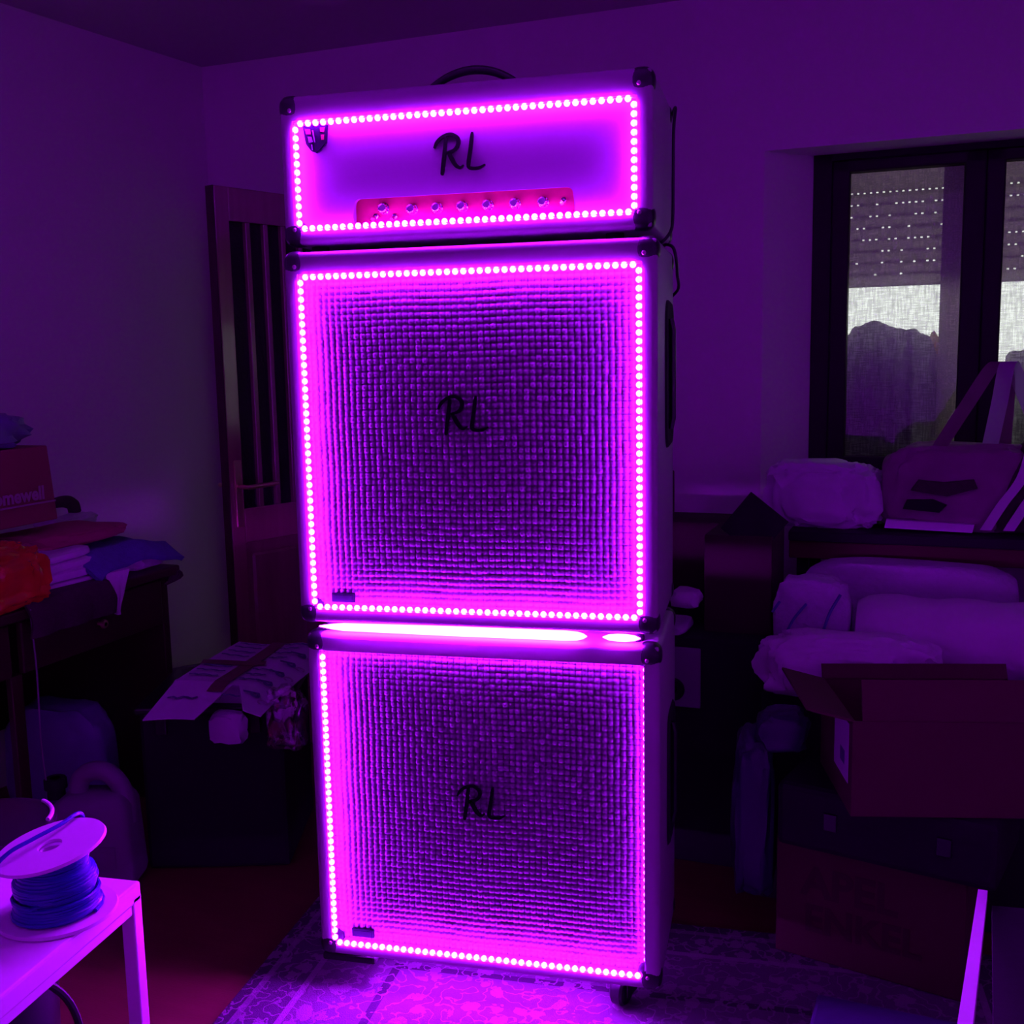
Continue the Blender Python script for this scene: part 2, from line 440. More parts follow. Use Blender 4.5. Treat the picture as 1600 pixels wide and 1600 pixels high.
B = R(-104)
o = struct('wall_left', box(-0.3, 5.6, -0.2, 0, 0, HC), M['wall']); o.location = CORNER; o.rotation_euler = (0, 0, B)
wall_obj('wall_right', box(4.0, 4.2, -5.5, 0, 0, HC), M['wall'])
wall_obj('wall_front', box(-2.2, 4.2, -5.1, -4.9, 0, HC), M['wall'])
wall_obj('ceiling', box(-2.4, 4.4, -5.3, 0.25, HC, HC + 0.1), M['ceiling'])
M['floor'] = wood_mat('dark_brown_floorboards', (0.12, 0.055, 0.022), (0.19, 0.09, 0.04), 0.45, 2.5, (1, 9, 1))
bm = bmesh.new()
add_box(bm, -2.4, 4.4, -5.3, 2.0, -0.06, 0.0)
wall_obj('floor', bm, M['floor'])
# coving / crack shade at the ceiling is only the real corner; hallway behind the doorway
bm = bmesh.new()
add_box(bm, -0.9, -0.8, T, 1.7, 0, 2.4); add_box(bm, 2.0, 2.1, T, 1.7, 0, 2.4)
add_box(bm, -0.8, 2.0, 1.6, 1.7, 0, 2.4); add_box(bm, -0.9, 2.1, T, 1.7, 2.4, 2.5)
add_box(bm, 0.85, 0.89, T, 1.6, 0, 2.4)  # added partition, keeps the hall light from spilling through the open doorway
wall_obj('wall_hallway', bm, M['wall'])
ld = bpy.data.lights.new('hall_fill', 'AREA'); ld.energy = HALL_FILL; ld.size = 0.3; ld.color = (1.0, 0.92, 0.72)  # unseen light added to brighten the panes behind the amplifier
hl = bpy.data.objects.new('hall_fill', ld); COL.objects.link(hl)
hl.location = W(1.3, 0.9, 2.33); hl['kind'] = 'structure'

# door casings
bm = bmesh.new()
for u0, u1 in ((0.02, 0.07), (0.80, 0.90), (1.55, 1.60)): add_box(bm, u0, u1, -0.012, T, 0, 2.05, 0.004)
add_box(bm, 0.0, 1.62, -0.014, T, 2.0, 2.07, 0.004)
wall_obj('trim_1', bm, M['door'])

# open door leaf; local x from hinge side (0) to free edge (L), y thickness
Lf = 0.765
d1 = bpy.data.objects.new('door_1', None); COL.objects.link(d1); d1['kind'] = 'structure'
d1['label'] = 'brown wooden door standing open, with upright glazing bars and a lower panel'
p0 = W(0.79, -0.03, 0.0); p1 = W(0.560, -0.755, 0.0)
d1.location = p0; d1.rotation_euler = (0, 0, math.atan2(p1.y - p0.y, p1.x - p0.x))
TH = 0.02
ZT = 1.995
obj('stile', box(Lf - 0.060, Lf - 0.004, -TH, TH, 0.01, ZT, 0.003), M['door'], d1)
obj('stile', box(0, 0.10, -TH, TH, 0.01, ZT, 0.003), M['door'], d1)
obj('rail', box(0.10, Lf - 0.060, -TH, TH, ZT - 0.11, ZT, 0.003), M['door'], d1)
obj('rail', box(0.10, Lf - 0.060, -TH, TH, 0.80, 0.92, 0.003), M['door'], d1)
obj('rail', box(0.10, Lf - 0.060, -TH, TH, 0.01, 0.22, 0.003), M['door'], d1)
w_in = Lf - 0.16
obj('edge_strip', box(Lf - 0.004, Lf, -TH, TH, 0.01, ZT, 0.001), M['dresser'], d1)
for k in range(1, 8):
    x = 0.10 + w_in * k / 8
    obj('glazing_bar', box(x - 0.010, x + 0.010, -TH + 0.002, TH - 0.002, 0.92, ZT - 0.11, 0.003), M['door'], d1)
for k in range(8):
    x = 0.10 + w_in * k / 8 + 0.010
    obj('glass_pane', box(x, x + w_in / 8 - 0.020, -0.003, 0.003, 0.92, ZT - 0.11), M['glassdoor'], d1)
obj('stile', box(0.10 + w_in / 2 - 0.04, 0.10 + w_in / 2 + 0.04, -TH, TH, 0.22, 0.80, 0.003), M['door'], d1)
for a_, b_ in ((0.10, 0.10 + w_in / 2 - 0.04), (0.10 + w_in / 2 + 0.04, Lf - 0.060)):
    bm = box(a_ + 0.03, b_ - 0.03, -0.013, 0.013, 0.26, 0.76, 0.010, 1)
    add_box(bm, a_, b_, -0.005, 0.005, 0.22, 0.80)
    obj('panel', bm, M['door'], d1)
for sgn, ln in ((1, 0.12), (-1, 0.12)):
    y = sgn * (TH + 0.001)
    bm = box(Lf - 0.052, Lf - 0.020, min(y, y + sgn * 0.006), max(y, y + sgn * 0.006), 0.86, 1.09, 0.004)
    pl = obj('handle_plate', bm, M['brass'], d1)
    bm = bmesh.new()
    add_tube(bm, curve_pts([(Lf - 0.036, y, 1.0), (Lf - 0.036, y + sgn * 0.05, 1.0), (Lf - 0.05, y + sgn * 0.058, 1.0), (Lf - 0.040 - ln, y + sgn * 0.058, 1.003)], 6), 0.008, 10)
    obj('door_handle', bm, M['brass'], d1, True)
    tag(d1.children[-1], 'brass lever handle')
# fixed side light beside the doorway, behind the amplifier
d2 = bpy.data.objects.new('door_2', None); COL.objects.link(d2); d2['kind'] = 'structure'
d2['label'] = 'closed pale glazed door leaf behind the cabinets'
d2.location = CORNER; d2.rotation_euler = (0, 0, A)
us = [0.90, 0.97, 1.05, 1.14, 1.22, 1.34, 1.45, 1.55]
for k in range(8):
    wd_ = 0.03 if k not in (0, 7) else 0.04
    obj('stile', box(us[k], us[k] + wd_, 0.05, 0.09, 0.01, 2.0, 0.003), M['door'], d2)
for k in range(7):
    obj('glass_pane', box(us[k] + 0.03, us[k + 1], 0.066, 0.072, 0.3, 1.95), M['frost'], d2)
obj('rail', box(0.90, 1.59, 0.052, 0.088, 0.01, 0.3, 0.003), M['door'], d2)
obj('rail', box(0.90, 1.59, 0.052, 0.088, 1.95, 2.0, 0.003), M['door'], d2)

# window: frame, two sashes, mullion, panes, shutter outside, sheer inside the glass
w1 = bpy.data.objects.new('window_1', None); COL.objects.link(w1); w1['kind'] = 'structure'
w1['label'] = 'dark brown framed casement window in a deep white recess'
w1.location = CORNER; w1.rotation_euler = (0, 0, A)
F0, F1, FT, FB = 2.40, 3.70, 2.105, 0.93
bm = bmesh.new()
add_box(bm, F0 - 0.02, F0 + 0.045, 0.17, 0.245, FB, FT, 0.004); add_box(bm, F1 - 0.045, F1 + 0.02, 0.17, 0.245, FB, FT, 0.004)
add_box(bm, F0, F1, 0.17, 0.245, FT - 0.045, FT, 0.004); add_box(bm, F0, F1, 0.17, 0.245, FB, FB + 0.06, 0.004)
obj('window_frame', bm, M['winframe'], w1)
MU = 2.93
for (a_, b_) in ((F0 + 0.045, MU), (MU, F1 - 0.045)):
    bm = bmesh.new()
    add_box(bm, a_, a_ + 0.058, 0.155, 0.215, FB + 0.05, FT - 0.045, 0.006)
    add_box(bm, b_ - 0.068, b_, 0.155, 0.215, FB + 0.05, FT - 0.045, 0.006)
    add_box(bm, a_, b_, 0.155, 0.215, FT - 0.085, FT - 0.045, 0.006)
    add_box(bm, a_, b_, 0.155, 0.215, FB + 0.05, FB + 0.12, 0.006)
    s = obj('sash', bm, M['winframe'], w1)
    obj('pane', box(a_ + 0.05, b_ - 0.06, 0.186, 0.190, FB + 0.11, FT - 0.08), M['glass'], s)
obj('window_sill', box(2.27, 3.83, -0.03, 0.20, 0.90, 0.932, 0.008), M['wall'], w1)
# outer reveal of the wall the shutter runs in
bm = bmesh.new()
add_box(bm, 2.30, 2.415, 0.245, 0.60, 0.8, 2.3); add_box(bm, 3.70, 3.80, 0.245, 0.60, 0.8, 2.3)
add_box(bm, 2.30, 3.80, 0.245, 0.60, 2.06, 2.3); add_box(bm, 2.30, 3.80, 0.245, 0.62, 0.80, 0.93)
obj('outer_reveal', bm, M['wall'], w1)
obj('jamb_post', box(2.80, 2.93, 0.29, 0.315, 0.93, 2.1), M['shutter'], w1)  # outer wall jamb; translucent material stands in for daylight falling on it
# roller shutter: every slat its own piece, light comes through the real slots
sh = empty('roller_shutter', 'grey slatted roller shutter half lowered outside the window, light dots along its joints', 'shutter', CORNER, A)
rr = random.Random(3)
ns = 9
pitch = 0.0405
z = 2.006
for k in range(ns):
    z1 = z if k else 2.10; z0 = z - pitch
    bm = bmesh.new()
    add_box(bm, 2.415, 3.70, 0.325, 0.333, z0 + 0.006, z1)
    x = 2.415
    while x < 3.70:
        keep = 0.0135 if k < 8 else 0.0215
        if k > 0 and rr.random() < (0.45 if k < 3 else 0.5 if k < 6 else 0.72): keep = 0.0215
        add_box(bm, x, x + keep, 0.326, 0.332, z0, z0 + 0.006)
        x += 0.0215
    obj('slat', bm, M['shutter'], sh)
    z = z0
SH_BOTTOM = z
cu = empty('sheer_curtain', 'thin greyish sheer curtain hanging just behind the window glass', 'curtain', CORNER, A)
bm = bmesh.new()
nx = 260
prev = None
for i in range(nx + 1):
    x = 2.43 + (3.69 - 2.43) * i / nx
    y = 0.262 + 0.005 * math.sin(i * 0.55) + 0.003 * math.sin(i * 0.21)
    a_, b_ = bm.verts.new((x, y, 1.0)), bm.verts.new((x, y, 2.05))
    if prev: bm.faces.new((prev[0], a_, b_, prev[1]))
    prev = (a_, b_)
obj('curtain_panel', bm, M['sheer'], cu, True)
bm = bmesh.new(); add_tube(bm, [(2.42, 0.262, 2.045), (3.695, 0.262, 2.045)], 0.005, 8); obj('curtain_rod', bm, M['white'], cu)
def on_wall(name, bm, m, label, cat, loc, **k):
    o = obj(name, bm, m, None, True); tag(o, label, cat, k.get('group'))
    o.location = W(*loc); o.rotation_euler = (0, 0, A + k.get('rz', 0)); return o
on_wall('sack', blob((0.40, 0.14, 0.60), 3, 0.10, 2.2, 0.75, 5, folds=0.05, ffreq=6), M['sack'],
        'dusky bulging sack stuffed against the left window pane', 'sack', (2.615, 0.40, 0.93))
on_wall('sack', blob((0.14, 0.10, 0.54), 5, 0.10, 3, 0.7, 4, folds=0.06), M['tan'],
        'small tan sack squeezed beside the dusky one behind the glass', 'sack', (2.80, 0.535, 0.93))
on_wall('sack', blob((0.50, 0.16, 0.50), 8, 0.10, 2.2, 0.7, 5, folds=0.05), M['sack'],
        'dark rounded sack behind the right window pane', 'sack', (3.22, 0.47, 0.93))

# ------------------------------------------------------------------ rug
RUG = (0.32, -0.55, 0.88, 0.97)     # centre x,y, half sizes
M['rug'] = rug_material()
rg = obj('rug', box(-RUG[2], RUG[2], -RUG[3], RUG[3], 0, 0.008, 0.003), M['rug'])
rg.location = (RUG[0], RUG[1], 0.0005)
tag(rg, 'ornate floral bordered rug lying under the lit cabinet stack', 'rug')

# ------------------------------------------------------------------ LED strips
_led = bmesh.new()
bmesh.ops.create_uvsphere(_led, u_segments=8, v_segments=6, radius=0.0066)
LED_ME = bpy.data.meshes.new('led'); _led.to_mesh(LED_ME); _led.free()
for p_ in LED_ME.polygons: p_.use_smooth = True
LED_ME.materials.append(M['led'])
def led_strip(parent, a, b, n, off, tw=0.008, sink=0.0):
    """tape from a to b lying on a surface whose outward normal is off; n beads"""
    a, b, off = Vector(a), Vector(b), Vector(off).normalized()
    d = (b - a).normalized(); s = d.cross(off) * tw / 2
    bm = bmesh.new()
    q = [a - s, b - s, b + s, a + s]
    lo = [bm.verts.new(v + off * 0.0002) for v in q]; hi = [bm.verts.new(v + off * 0.0012) for v in q]
    bm.faces.new(lo); bm.faces.new(hi[::-1])
    for k in range(4): bm.faces.new((lo[k], hi[k], hi[(k + 1) % 4], lo[(k + 1) % 4]))
    t = obj('led_strip', bm, M['tape'], parent)
    for k in range(n):
        f = (k + 0.5) / n
        o = bpy.data.objects.new('led', LED_ME); COL.objects.link(o); o.parent = t
        o.location = a + (b - a) * f + off * (0.0030 - sink)
    return t

# ------------------------------------------------------------------ cabinets
HWO = 0.383        # outer half width
YF = -0.014        # front plane
YB = 0.345
def shell(z0, z1, hx, iz0, iz1, ix=0.35, depth=0.012, name='shell'):
    bm = bmesh.new()
    def rect(x, y, a, b): return [bm.verts.new(c) for c in ((-x, y, a), (x, y, a), (x, y, b), (-x, y, b))]
    of = rect(hx, YF, z0, z1); inf = rect(ix, YF, iz0, iz1); inb = rect(ix, depth + 0.05, iz0, iz1); ob = rect(hx, YB, z0, z1)
    for k in range(4):
        j = (k + 1) % 4
        bm.faces.new((of[k], of[j], inf[j], inf[k])); bm.faces.new((inf[k], inf[j], inb[j], inb[k]))
        bm.faces.new((of[k], ob[k], ob[j], of[j]))
    bm.faces.new(inb); bm.faces.new(ob)
    outer = [e for e in bm.edges if all(v in of or v in ob for v in e.verts)]
    inner = [e for e in bm.edges if all(v in inf for v in e.verts)]
    bmesh.ops.bevel(bm, geom=outer, offset=0.013, segments=4, affect='EDGES', profile=0.5)
    inner = [e for e in inner if e.is_valid]
    bmesh.ops.bevel(bm, geom=inner, offset=0.003, segments=2, affect='EDGES')
    return bm

def corner_mesh(s=0.052):
    """rounded three-sided corner cap, its outer corner at the origin, body toward -x,+y,-z... scaled per corner"""
    bm = bmesh.new()
    n = 9
    # three faces with curved edge, domed outwards: take a sphere-cube patch
    bmesh.ops.create_cube(bm, size=s)
    bmesh.ops.bevel(bm, geom=bm.edges[:], offset=s * 0.40, segments=5, affect='EDGES', profile=0.5)
    for v in bm.verts: v.co += Vector((-s / 2 + 0.003, s / 2 - 0.003, -s / 2 + 0.003))
    me = bpy.data.meshes.new('corner_protector'); bmesh.ops.recalc_face_normals(bm, faces=bm.faces[:]); bm.to_mesh(me); bm.free()
    for p in me.polygons: p.use_smooth = True
    me.materials.append(M['black'])
    return me
CORNER_ME = corner_mesh()
bm = bmesh.new(); bmesh.ops.create_uvsphere(bm, u_segments=10, v_segments=6, radius=0.0045)
RIVET_ME = bpy.data.meshes.new('rivet'); bm.to_mesh(RIVET_ME); bm.free(); RIVET_ME.materials.append(M['rivet'])
def corners(parent, hx, z0, z1):
    for sx in (1, -1):
        for sy, y in ((1, YF), (-1, YB)):
            for sz, z in ((1, z1), (-1, z0)):
                c = bpy.data.objects.new('corner_protector', CORNER_ME); COL.objects.link(c); c.parent = parent
                c.location = (sx * hx, y, z); c.scale = (sx, sy, sz)
                if sy == 1:
                    r = bpy.data.objects.new('rivet', RIVET_ME); COL.objects.link(r); r.parent = c
                    r.location = (-0.026, -0.0028, -0.030); r.scale = (1, 0.5, 1)

def weave_mesh(w, h, pitch=0.01325, sub=6):
    nx, nz = int(round(w / pitch)), int(round(h / pitch))
    gx, gz = nx * sub + 1, nz * sub + 1
    X, Z = np.meshgrid(np.linspace(0, nx, gx), np.linspace(0, nz, gz), indexing='ij')
    rs = np.random.RandomState(4)
    wob = rs.randn(nx + 1, 4) * 0.06
    X2 = X + 0.05 * np.sin(Z * 0.37 + 3) ; Z2 = Z + 0.07 * np.sin(X * 0.31)
    ci, cj = np.floor(X2), np.floor(Z2)
    fx, fz = X2 - ci, Z2 - cj
    par = (ci + cj) % 2
    prof = lambda t: np.sqrt(np.clip(1 - (2 * t - 1) ** 2 * 0.96, 0, 1))
    # vertical strand on top where par==0, horizontal where par==1
    jit = (np.sin(ci * 12.9898 + cj * 78.233) * 43758.5453) % 1.0
    hv = prof(fx) * (0.42 + 0.58 * np.sin(np.pi * fz))
    hh = prof(fz) * (0.42 + 0.58 * np.sin(np.pi * fx))
    H = np.where(par == 0, hv, hh) * (0.78 + 0.35 * jit)
    Y = -H * 0.0055
    gap = np.clip((H - 0.16) / 0.30, 0, 1)
    co = np.stack([X / nx * w - w / 2, Y, Z / nz * h], -1).reshape(-1, 3)
    i, j = np.meshgrid(np.arange(gx - 1), np.arange(gz - 1), indexing='ij')
    a = (i * gz + j).ravel()
    f = np.stack([a, a + gz, a + gz + 1, a + 1], -1)
    me = bpy.data.meshes.new('grille_cloth')
    me.vertices.add(len(co)); me.vertices.foreach_set('co', co.astype(np.float32).ravel())
    nf = len(f)
    me.loops.add(nf * 4); me.loops.foreach_set('vertex_index', f.astype(np.int32).ravel())
    me.polygons.add(nf)
    me.polygons.foreach_set('loop_start', np.arange(0, nf * 4, 4, dtype=np.int32))
    me.polygons.foreach_set('loop_total', np.full(nf, 4, dtype=np.int32))
    me.polygons.foreach_set('use_smooth', np.ones(nf, dtype=bool))
    me.update(calc_edges=True); me.validate()
    at = me.attributes.new('strand', 'FLOAT', 'POINT'); at.data.foreach_set('value', gap.astype(np.float32).ravel())
    me.materials.append(M['cloth'])
    return me
WEAVE = weave_mesh(0.70, 0.70)
_nt = M['cloth'].node_tree; _b = _nt.nodes['Principled BSDF']
_src = _b.inputs['Base Color'].links[0].from_socket
_at = _nt.nodes.new('ShaderNodeAttribute'); _at.attribute_name = 'strand'
_mx = _nt.nodes.new('ShaderNodeMix'); _mx.data_type = 'RGBA'; _mx.inputs[6].default_value = (0.02, 0.018, 0.022, 1)
_nt.links.new(_at.outputs['Fac'], _mx.inputs[0]); _nt.links.new(_src, _mx.inputs[7]); _nt.links.new(_mx.outputs[2], _b.inputs['Base Color'])

# brush-drawn letters R L : strokes of (x, z, half width), cap height 1
R_STROKES = [[(0.30, 0.96, .05), (0.27, 0.7, .055), (0.22, 0.35, .06), (0.16, -0.06, .055), (0.14, -0.14, .03)],
             [(-0.08, 0.66, .03), (0.02, 0.84, .05), (0.22, 0.99, .05), (0.46, 1.04, .05), (0.66, 0.92, .06), (0.68, 0.74, .06), (0.56, 0.58, .05), (0.30, 0.50, .035)],
             [(0.36, 0.52, .05), (0.46, 0.34, .065), (0.58, 0.14, .06), (0.72, 0.05, .045), (0.84, 0.12, .02)]]
L_STROKES = [[(0.22, 1.06, .03), (0.20, 0.90, .055), (0.14, 0.5, .06), (0.08, 0.18, .06), (0.10, 0.04, .055), (0.26, 0.0, .05), (0.44, 0.02, .045), (0.60, 0.10, .02)]]
def letter_bm(strokes, size, thick=0.004):
    bm = bmesh.new()
    for st in strokes:
        c = curve_pts([(x, w, z) for x, z, w in st], 6)
        f, bk = [], []
        for i, q in enumerate(c):
            t = c[min(i + 1, len(c) - 1)] - c[max(i - 1, 0)]; t.y = 0; t.normalize()
            nrm = Vector((-t.z, 0, t.x))
            p = Vector((q.x, 0, q.z)); w = max(q.y, 0.012)
            f.append([bm.verts.new(((p + nrm * w * s).x * size, -thick, (p + nrm * w * s).z * size)) for s in (1, -1)])
            bk.append([bm.verts.new(((p + nrm * w * s).x * size, 0, (p + nrm * w * s).z * size)) for s in (1, -1)])
        for i in range(len(f) - 1):
            bm.faces.new((f[i][0], f[i][1], f[i + 1][1], f[i + 1][0]))
            for s in (0, 1): bm.faces.new((f[i][s], f[i + 1][s], bk[i + 1][s], bk[i][s]))
        bm.faces.new((f[0][0], f[0][1], bk[0][1], bk[0][0])); bm.faces.new((f[-1][0], f[-1][1], bk[-1][1], bk[-1][0]))
    return bm
def logo(parent, x, z, y, s=0.066):
    for nm, st, dx in (('letter_r', R_STROKES, 0.0), ('letter_l', L_STROKES, 0.060)):
        o = obj(nm, letter_bm(st, s), M['blackink'], parent, loc=(x + dx * s / 0.066, y, z))
        o['label'] = 'black brush-style letter ' + nm[-1].upper()

def side_handle(parent, zc, hz=0.155):
    for sx in (1, -1):
        X = sx * HWO
        bm = bmesh.new()
        def q(x, y, z): return (X + sx * x, y, z)
        # dished plate with rounded rim
        rim = []
        for k in range(24):
            a = 2 * PI * k / 24
            cy = math.copysign(abs(math.cos(a)) ** 0.45, math.cos(a)); cz = math.copysign(abs(math.sin(a)) ** 0.30, math.sin(a))
            rim.append((0.22 + 0.088 * cy, zc + hz * cz, cy, cz))
        r1 = [bm.verts.new(q(0.0005, y, z)) for y, z, _, _ in rim]
        r2 = [bm.verts.new(q(0.005, y - 0.006 * cy, z - 0.006 * cz)) for y, z, cy, cz in rim]
        r3 = [bm.verts.new(q(0.004, y - 0.016 * cy, z - 0.016 * cz)) for y, z, cy, cz in rim]
        r4 = [bm.verts.new(q(0.0015, 0.22 + (y - 0.22) * 0.7, zc + (z - zc) * 0.85)) for y, z, cy, cz in rim]
        for a_, b_ in ((r1, r2), (r2, r3), (r3, r4)):
            for k in range(24): bm.faces.new((a_[k], a_[(k + 1) % 24], b_[(k + 1) % 24], b_[k]))
        bm.faces.new(r4)
        h = obj('side_handle', bm, M['blackm'], parent, True)
        bm = bmesh.new()
        add_tube(bm, [q(0.004, 0.22, zc - hz * 0.75), q(0.009, 0.22, zc - hz * 0.6), q(0.009, 0.22, zc + hz * 0.6), q(0.004, 0.22, zc + hz * 0.75)], 0.007, 8)
        obj('grip', bm, M['black'], h, True)

def cabinet(name, label, z0, z1, iz0, iz1, offs, yaw, deep):
    """z0..z1 outer, iz0..iz1 opening"""
    t = empty(name, label, 'speaker cabinet', (offs[0], offs[1], z0), yaw, 'stacked speaker cabinets')
    H = z1 - z0; a, b = iz0 - z0, iz1 - z0
    obj('shell', shell(0, H, HWO, a, b), M['tolex'], t, True)
    g = obj('grille_cloth', WEAVE, None, t, loc=(0, deep[5], a)); g.scale = (1, 1, (b - a) / 0.70)
    corners(t, HWO, 0, H)
    side_handle(t, H * 0.66 if deep[4] else H * 0.53)
    yt, yb, yl, yr = deep[:4]
    n = 41
    led_strip(t, (-0.344, yt, b), (0.344, yt, b), n, (0, 0, -1), sink=0 if deep[4] else 0.0045)
    led_strip(t, (-0.344, yb, a), (0.344, yb, a), n, (0, 0, 1))
    led_strip(t, (-0.35, yl, a + 0.006), (-0.35, yl, b - 0.006), n, (1, 0, 0))
    led_strip(t, (0.35, yr, a + 0.006), (0.35, yr, b - 0.006), n, (-1, 0, 0), sink=0 if deep[4] else 0.006)
    return t

lower = cabinet('speaker_cabinet', 'white speaker cabinet with woven grille, lowest of the glowing stack, on casters',
                0.087, 0.834, 0.115, 0.793, (0, 0, 0), 0.0, (0.007, -0.012, -0.011, 0.006, False, 0.019))
logo(lower, -0.052, 0.345, 0.0135)
upper = cabinet('speaker_cabinet', 'white speaker cabinet with woven grille in the middle of the glowing stack',
                0.862, 1.637, 0.8935, 1.5888, (-0.002, -0.02, 0), R(0.26), (-0.0125, -0.0125, -0.0125, -0.0125, True, 0.012))
logo(upper, -0.060, 0.408, 0.0075)
for t, zz in ((lower, 0.036), (upper, 0.042)):
    dy = 0.007 if t is lower else 0.0
    bm = box(-0.315, -0.262, 0.002 + dy, 0.0075 + dy, zz, zz + 0.020, 0.002)
    add_box(bm, -0.310, -0.267, 0.0012 + dy, 0.003 + dy, zz + 0.004, zz + 0.016, 0.0005)
    obj('name_plate', bm, M['badge'], t)
# added glow tubes imitate dazzling gap light; LED strip lights the floor below
M['tube'] = emit_mat('gap_glow_emission', LED_COL, LED)
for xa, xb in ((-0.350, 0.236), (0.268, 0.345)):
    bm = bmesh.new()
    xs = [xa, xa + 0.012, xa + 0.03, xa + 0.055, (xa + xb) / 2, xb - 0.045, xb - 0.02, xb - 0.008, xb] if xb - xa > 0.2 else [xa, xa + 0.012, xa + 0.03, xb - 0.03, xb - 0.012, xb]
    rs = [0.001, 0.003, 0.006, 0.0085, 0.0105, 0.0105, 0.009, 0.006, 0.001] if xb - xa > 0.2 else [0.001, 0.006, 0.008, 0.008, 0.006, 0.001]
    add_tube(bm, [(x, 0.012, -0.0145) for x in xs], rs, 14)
    o = obj('gap_glow', bm, M['tube'], upper, True); o['label'] = 'added glow tube standing in for the dazzling light between the cabinets'
led_strip(lower, (-0.30, 0.03, 0), (0.30, 0.03, 0), 20, (0, 0, -1))
# feet and casters
for x in (-0.33, 0.33):
    for y in (0.05, 0.30):
        bm = bmesh.new(); lathe(bm, [(0.016, 0), (0.020, -0.024), (0.018, -0.028), (0.0, -0.028)], 16, (x, y, 0))
        obj('rubber_foot', bm, M['blackm'], upper, True)
def caster(x, y, rz, wheel_side):
    bm = box(-0.035, 0.035, -0.03, 0.03, -0.006, 0, 0.001)
    lathe(bm, [(0.020, -0.006), (0.018, -0.016), (0, -0.016)], 16)
    for s in (-1, 1):
        add_box(bm, s * 0.019 - 0.002, s * 0.019 + 0.002, -0.012, 0.034, -0.055, -0.012, 0.0008)
    c = obj('caster_fork', bm, M['black'], lower, loc=(x, y, 0), rot=(0, 0, rz))
    bm = bmesh.new()
    lathe(bm, [(0.008, -0.015), (0.030, -0.015), (0.0345, -0.010), (0.0345, 0.010), (0.030, 0.015), (0.008, 0.015)], 24, axis='X')
    obj('caster_wheel', bm, M['black'], c, True, loc=(0, 0.022, -0.0435))
caster(0.300, 0.075, R(160), 1)
caster(-0.300, 0.10, R(60), 1)
caster(0.300, 0.29, R(100), 1)
caster(-0.300, 0.29, R(100), 1)
bm = box(-0.39, -0.262, 0.01, 0.05, -0.030, -0.012, 0.006)
add_box(bm, -0.36, -0.33, 0.02, 0.045, -0.014, 0.0)
obj('brake_bar', bm, M['blackm'], lower)

# amplifier head
HZ0, HZ1 = 1.655, 1.952
head = empty('amplifier_head', 'white amplifier head with knobs and a black carry handle, topmost of the glowing stack', 'amplifier',
             (-0.013, 0.010, HZ0), R(-0.6))
HH = HZ1 - HZ0
ha, hb = 1.684 - HZ0, 1.8985 - HZ0
obj('shell', shell(0, HH, HWO, ha, hb, 0.35), M['tolex'], head, True)
corners(head, HWO, 0, HH)
cx0, cx1, cz = -0.235, 0.229, ha + 0.062
r_ = 0.016
poly = [(-0.352, ha), (cx0, ha), (cx0, cz - r_)]
poly += [(cx0 + r_ - r_ * math.cos(t), cz - r_ + r_ * math.sin(t)) for t in [PI / 2 * k / 4 for k in range(1, 5)]]
poly += [(cx1 - r_ + r_ * math.sin(t), cz - r_ + r_ * math.cos(t)) for t in [PI / 2 * k / 4 for k in range(0, 5)]]
poly += [(cx1, ha), (0.352, ha), (0.352, hb), (-0.352, hb)]
obj('front_board', prism(poly, 0.003, 0.022, 0.0035), M['baffle'], head)
cp = obj('control_panel', box(cx0 - 0.01, cx1 + 0.01, 0.046, 0.050, ha, cz + 0.01), M['gold'], head)
cp['label'] = 'recessed coppery control panel'
def knob(x, z, r=0.0095, ln=0.020, name='knob', parent=head, m=None):
    bm = bmesh.new()
    prof = [(r * 1.15, 0), (r * 1.15, -0.003), (r, -0.004), (r * 0.92, -ln), (r * 0.75, -ln - 0.001), (r * 0.7, -ln + 0.001), (0, -ln + 0.001)]
    lathe(bm, prof, 24, axis='Y')
    for v in bm.verts:
        rr_ = math.hypot(v.co.x, v.co.z)
        if rr_ > r * 0.8 and -ln - 0.0001 < v.co.y < -0.0035:
            k = 1 + 0.07 * math.cos(12 * math.atan2(v.co.z, v.co.x)); v.co.x *= k; v.co.z *= k
    return obj(name, bm, m or M['chrome'], parent, False, loc=(x, 0.046, z))
kz = ha + 0.0375
for px in (655, 694, 733, 772, 813, 855):
    knob(-0.35 + (px - 486) / 507 * 0.70 - 0.002, kz)
k0 = knob(-0.35 + (608 - 486) / 507 * 0.70, kz + 0.005, 0.010, 0.016, 'pilot_lamp')
for px, dz in ((594, -0.010), (624, -0.012), (883, 0.002)):
    x = -0.35 + (px - 486) / 507 * 0.70
    bm = bmesh.new(); lathe(bm, [(0.006, 0), (0.006, -0.003), (0.004, -0.004), (0, -0.004)], 6, axis='Y')
    add_tube(bm, [(0, -0.003, 0), (0, -0.012, -0.004), (0, -0.020, -0.008)], [0.0025, 0.003, 0.004], 8)
    obj('toggle_switch', bm, M['chrome'], head, loc=(x, 0.046, kz + dz))
logo(head, -0.050, 1.788 - HZ0, 0.003)
